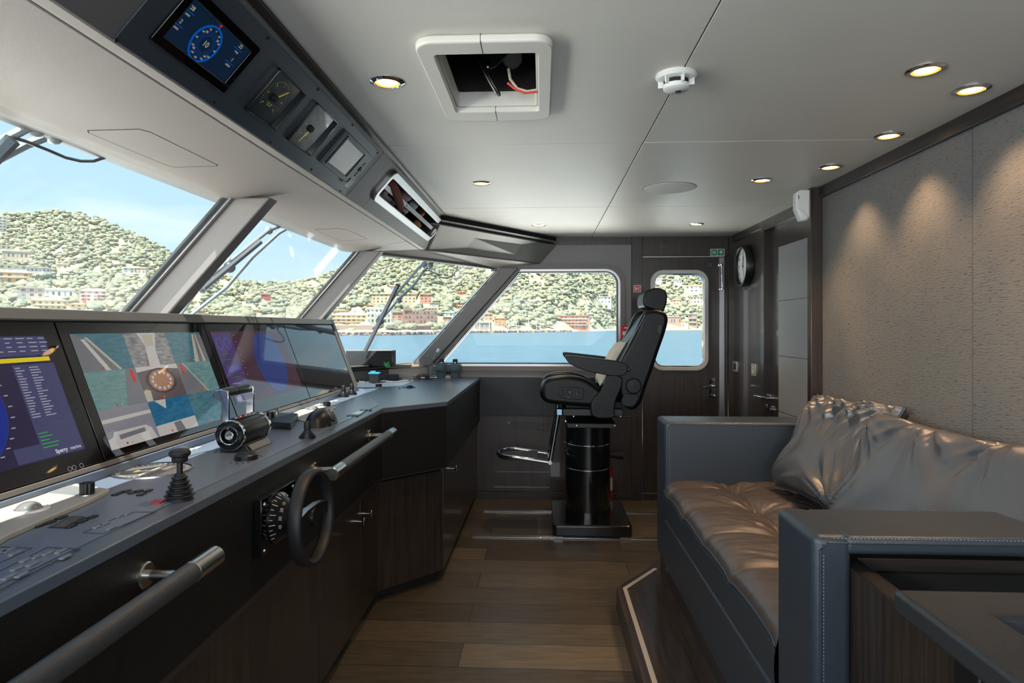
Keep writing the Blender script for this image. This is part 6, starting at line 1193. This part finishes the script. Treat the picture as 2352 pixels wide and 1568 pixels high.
# cushion on the chair (rests against the backrest)
def pillow(name, fr, w, h, T, mt, seed=1, nu=44, nv=36, fold=.012, sag=.0, pipe=None, lab=None, cat=None, sq=3.2, exp=.55, parent=None):
    t_ = thing(name, fr.o, lab, cat)
    def prof(u, v): return T * max(0, 1 - abs(2 * u - 1) ** sq) ** exp * max(0, 1 - abs(2 * v - 1) ** sq) ** exp
    def pt(u, v, s_):
        a, b = (u - .5) * w, (v - .5) * h; cu = abs(2 * u - 1); cv = abs(2 * v - 1)
        a *= 1 - .07 * (1 - cu ** 1.5) * 0 - .06 * cv ** 4 * 0; a -= math.copysign(.03 * w * (1 - (2 * v - 1) ** 2) * cu ** 3, a); b -= math.copysign(.03 * h * (1 - (2 * u - 1) ** 2) * cv ** 3, b) + sag * math.sin(math.pi * u) * max(0, v - .5) * 2
        n1 = 0
        for k_, (cu_, cv_) in enumerate(((0, 0), (1, 0), (0, 1), (1, 1), (.35, 1.1), (.7, 1.1))):
            dx, dy = (u - cu_) * w / h, v - cv_; th = math.atan2(dy, dx); dd = math.hypot(dx, dy); n1 += (1 - 3.2 * abs(noise.noise(Vector((th * 3.0 + seed * 3 + k_ * 7, dd * .9, seed + s_))))) * math.exp(-((dd - .22) / .26) ** 2) * .9
        n1 += .8 * noise.noise(Vector((u * 3 * w / .5 + seed, v * 2.4, s_)))
        p = prof(u, v); return (a, b, s_ * (p + fold * n1 * min(1, p / T * 2.2)))
    m = MB(fr)
    m.grid(nu, nv, lambda u, v: pt(u, v, 1)); k = len(m.v); m.grid(nu, nv, lambda u, v: pt(1 - u, v, -1))
    obj('cover', m, mt, t_, ang=180)
    if pipe:
        e = [pt(i / 30, 0, 1) for i in range(31)] + [pt(1, i / 24, 1) for i in range(1, 25)] + [pt(1 - i / 30, 1, 1) for i in range(1, 31)] + [pt(0, 1 - i / 24, 1) for i in range(1, 25)]
        obj('piping', MB().tube([fr.w(*q) for q in e], .0055, 8, up=tuple(fr.n)), pipe, t_)
    return t_
fr_c = Fr(CH.w(*CH.pix(1412, 838), -.25), (0, -1, 0), Vector(CH.w(*CH.pix(1445, 788))) - Vector(CH.w(*CH.pix(1382, 892))))
pillow('chair_cushion', fr_c, .30, .36, .045, M['chart'], 5, 26, 22, .006, lab='pale green-grey fabric cushion leaning on the helm chair backrest', cat='cushion')
# floor rails and extinguisher
for y, lab, x0 in ((4.305, 'chrome floor track in front of the helm chair base', -.47), (4.90, 'chrome floor track behind the helm chair base', -.45)):
    tt = thing('floor_track', (.2, y, 0), lab, 'track'); obj('channel', MB().box(x0, .92, y - .022, y + .022, .0, .003), M['alu'], tt, bevel=.001)
    for d_ in (-.014, .014): obj('rib', MB().box(x0 + .005, .92, y + d_ - .006, y + d_ + .006, .003, .007), M['chrome'], tt, bevel=.001)
    obj('groove', MB().box(x0 + .005, .92, y - .006, y + .006, .003, .0036), M['dark'], tt)
ex = thing('fire_extinguisher', (.50, 5.14, 0), 'red fire extinguisher mostly hidden behind the chair pedestal', 'fire extinguisher'); f = Fr((.50, 5.14, 0), (1, 0, 0), (0, 1, 0))
obj('cylinder', MB(f).lathe([(0, .0), (.058, .0), (.062, .01), (.062, .30), (.045, .34), (.02, .36), (0, .36)], 28), M['red'], ex); obj('valve', MB(f).lathe([(0, .355), (.018, .355), (.018, .40), (0, .40)], 16), M['black'], ex); obj('nozzle', MB(axis((.53, 5.10, .40), (1, -.05, .02))).lathe([(0, 0), (.018, 0), (.036, .11), (.03, .11), (0, .04)], 24), M['rubber'], ex); obj('label_band', MB(f).lathe([(.0622, .12), (.0632, .12), (.0632, .22), (.0622, .22)], 28), M['white'], ex)
# ================================================================== SOFA on its platform
PZ = .11; pf = thing('raised_platform', (1.0, 2.3, 0), 'low dark wood platform with pale metal nosing strip under the sofa', 'platform')
pp = [(.37, YN), (1.475, YN), (1.475, 3.64), (.66, 3.64), (.585, 3.51), (.37, 3.22)]
woodf = mat('platform_wood', rgb(44, 38, 36), .28, col2=rgb(70, 62, 58), vscale=9, stretch=(9, .5, 1), detail=8)
obj('deck', MB().prism(pp, 0, PZ), woodf, pf, bevel=.003)
off = .052; obj('nosing_strip', MB().prism([(.37 + off - .02, YN), (.37 + off, YN), (.37 + off, 3.208), (.62, 3.478), (.605, 3.492), (.37 + off - .02, 3.216)], PZ - .001, PZ + .0018), mat('pale_strip', rgb(196, 190, 182), .3, .2), pf)
sf = thing('sofa', (1.05, 2.45, PZ), 'grey leather two-arm sofa with tufted brown-grey seat', 'sofa'); SX = .62; AT = .935
def softbox(name, x0, x1, y0, y1, z0, z1, mt, par=sf, bev=.018, seg=4): return obj(name, MB().box(x0, x1, y0, y1, z0, z1), mt, par, bevel=bev, seg=seg)
softbox('armrest', SX - .002, 1.475, 3.255, 3.49, .21, AT, M['sofa'])
softbox('armrest', SX - .002, .705, 1.487, 1.72, .21, AT, M['sofa']); softbox('armrest', .69, 1.475, 1.487, 1.72, AT - .042, AT - .0005, M['sofa'], bev=.012); softbox('armrest_core', .70, 1.475, 1.60, 1.715, .21, AT - .03, M['sofa'], bev=.003)
# seams and stitches
def stitch(P0, P1, n, par=sf):
    a, b = Vector(P0), Vector(P1); m = MB()
    for i in range(n): p = a + (b - a) * (i + .2) / n; q = a + (b - a) * (i + .75) / n; m.tube([p, q], .0012, 4)
    return obj('stitching', m, M['stitch'], par)
pm_ = M['sofa']
obj('seam', MB().tube([(SX + .012, 1.4865, .23), (SX + .012, 1.4865, AT - .03), (SX + .03, 1.4865, AT - .014), (1.47, 1.4865, AT - .012)], .0028, 8), pm_, sf); stitch((SX + .02, 1.4868, .25), (SX + .02, 1.4868, AT - .04), 80); stitch((SX + .04, 1.4875, AT - .004), (1.46, 1.4875, AT - .004), 95)
obj('seam', MB().tube([(SX + .012, 3.2545, .23), (SX + .012, 3.2545, AT - .03), (SX + .03, 3.2545, AT - .014), (1.47, 3.2545, AT - .012)], .0028, 8), pm_, sf); stitch((SX + .02, 3.2548, .25), (SX + .02, 3.2548, AT - .04), 80); stitch((SX + .04, 3.2555, AT - .004), (1.46, 3.2555, AT - .004), 95)
softbox('base_front', SX - .008, .70, 1.722, 3.253, .215, .452, M['sofa'], bev=.016); softbox('seat_box', .68, 1.475, 1.722, 3.253, .20, .50, M['sofa'], bev=.004)
obj('plinth', MB().box(.64, 1.46, 1.49, 3.50, PZ, .215), M['wood'], sf)
# tufted seat cushion
TX = [SX, .936, 1.24, 1.475]; TY = [1.722, 2.13, 2.48, 2.83, 3.16]; y0, y1 = 1.722, 3.253
def seatz(x, y):
    def cellp(v, T):
        for i in range(len(T) - 1):
            if v <= T[i + 1] or i == len(T) - 2:
                return max(0, min(1, (v - T[i]) / (T[i + 1] - T[i])))
    u = cellp(x, TX); v = cellp(y, TY + [3.50]) if y < 3.25 else .3
    pu = math.sin(math.pi * u) ** .30 if 0 < u < 1 else 0; pv = math.sin(math.pi * v) ** .32 if 0 < v < 1 else 0
    z = .590 + .030 * pu + .024 * pv
    dmin = min(math.hypot(x - a, y - b) for a in TX[1:3] for b in TY[1:]); z -= .034 * math.exp(-(dmin / .06) ** 1.3)
    for a in TX[1:3]:
        for b in TY[1:]:
            d = math.hypot(x - a, y - b)
            if d < .34:
                th = math.atan2(y - b, x - a); z += .0042 * noise.noise(Vector((math.cos(th) * 5 + a * 7, math.sin(th) * 5 + b * 5, d * 4))) * math.exp(-(d / .18)) * 3.2
    z += .003 * noise.noise(Vector((x * 6, y * 22, 1))) + .002 * noise.noise(Vector((x * 14, y * 50, 4)))
    if x < SX + .05: z -= .014 * (1 - (x - SX) / .05) ** 2
    return z
m = MB(); NU, NV = 110, 190
xs_ = lambda u: SX - .004 + (1.475 - SX) * u
m.grid(NU, NV, lambda u, v: (xs_(u), y0 + (y1 - y0) * v, seatz(xs_(u), y0 + (y1 - y0) * v) - (.012 if u == 0 else 0)))
sc_ = obj('seat_cushion', m, M['seat'], sf, ang=180)
m = MB(); m.grid(4, 190, lambda u, v: (SX - .004 - .004 * math.sin(math.pi * u), y0 + (y1 - y0) * v, .458 + (seatz(SX, y0 + (y1 - y0) * v) - .012 - .458) * (1 - u) ** 1)); obj('cushion_front', m, M['sofa'], sc_, ang=180)
m = MB(); m.tube([(SX - .005, y0 + (y1 - y0) * i / 80, seatz(SX, y0 + (y1 - y0) * i / 80) - .010) for i in range(81)], .0045, 8); m.tube([(SX - .006, y0 + (y1 - y0) * i / 80, seatz(SX, y0 + (y1 - y0) * i / 80) - .026) for i in range(81)], .0025, 6); obj('piping', m, M['sofa'], sc_)
m = MB()
for a in TX[1:3]: m.tube([(a, y0 + (y1 - y0) * i / 90, seatz(a, y0 + (y1 - y0) * i / 90) + .002) for i in range(91)], .003, 6)
obj('seam_piping', m, M['seat'], sc_)
for a in TX[1:3]:
    for b in TY[1:]: obj('tuft_button', MB().ball((a, b, seatz(a, b)), .008, n=6, sc=(1, 1, .5)), M['seat'], sc_)
# back pillows leaning on the wall
plm = mat('pillow_leather', rgb(84, 85, 89), .23, bump=.15, bscale=420, spec=.7)
def lean(y, w, zc, lab, yaw, seed, h=.46, xb=1.30, T=.10, tilt=.16, roll=0):
    yv = Vector((math.sin(tilt), 0, math.cos(tilt))); xv = Vector((-math.sin(yaw), -math.cos(yaw), 0)); f = Fr((xb, y, zc), xv, yv)
    if roll: f = f.rot(roll)
    return pillow('back_pillow', f, w, h, T, plm, seed, 80, 60, .023, .015, M['sofa'], lab, 'pillow', 6.5, .45)
lean(2.86, .60, .875, 'crumpled grey leather pillow leaning in the far corner of the sofa', -.05, 2, .50, 1.275, .085, .54, 2)
lean(1.98, 1.04, .87, 'wide grey leather pillow with sagging piped top edge, nearer the camera', -.06, 9, .49, 1.235, .10, .46, 1)
# ================================================================== STAIR ENCLOSURE, near right
se = thing('wooden_enclosure', (1.1, 1.3, 0), 'dark wooden stairwell enclosure behind the near sofa arm', 'enclosure'); wz = .862
obj('side_panel', MB().box(.703, .735, 1.13, 1.60, 0, wz), M['wood'], se, bevel=.002); obj('top_cap', MB().box(.7035, .745, 1.128, 1.598, wz - .004, wz + .002), M['woodh'], se, bevel=.001)
obj('rear_panel', MB().box(.735, 1.475, 1.56, 1.60, 0, wz), M['woodx'], se, bevel=.002); obj('recess', MB().box(.74, 1.475, 1.18, 1.56, .66, .70), mat('brown_shelf', rgb(84, 66, 50), .45), se); obj('inner_board', MB().box(.74, 1.475, 1.545, 1.56, .70, wz - .03), M['dark'], se)
obj('near_post', MB().box(.70, .74, 1.08, 1.126, 0, wz - .01), M['dark'], se)
hr = thing('leather_handrail', (.9, .8, .9), 'padded dark leather rail turning a corner in front of the near sofa arm', 'handrail'); lm_ = mat('dark_rail_leather', rgb(46, 48, 52), .36, bump=.2, bscale=350, spec=.6)
rz = .948; O = [(.62, .2), (.62, 1.165), (1.45, 1.165), (1.45, 1.06), (.73, 1.06), (.73, .2)]
obj('rail', MB().prism(O, rz - .042, rz), lm_, hr, bevel=.010, seg=3); obj('inner_rail', MB().prism([(.76, .2), (.76, 1.045), (1.45, 1.045), (1.45, 1.00), (.79, 1.00), (.79, .2)], rz - .10, rz - .06), M['navy'], hr, bevel=.004)
obj('post', MB().box(.66, .70, 1.0, 1.06, .0, rz - .04), M['black'], hr, bevel=.003); obj('panel', MB().box(.70, .715, .2, 1.0, .0, rz - .045), M['navy'], hr)
# ================================================================== lettering becomes meshes
bpy.context.view_layer.update(); dg = bpy.context.evaluated_depsgraph_get(); conv = []
for o in [o for o in SC.objects if o.type == 'FONT']:
    me = bpy.data.meshes.new_from_object(o.evaluated_get(dg)); conv.append((o, me))
for o, me in conv:
    n = bpy.data.objects.new('lettering', me); SC.collection.objects.link(n); n.parent = o.parent; n.location = o.location; n.rotation_euler = o.rotation_euler
    bpy.data.objects.remove(o)
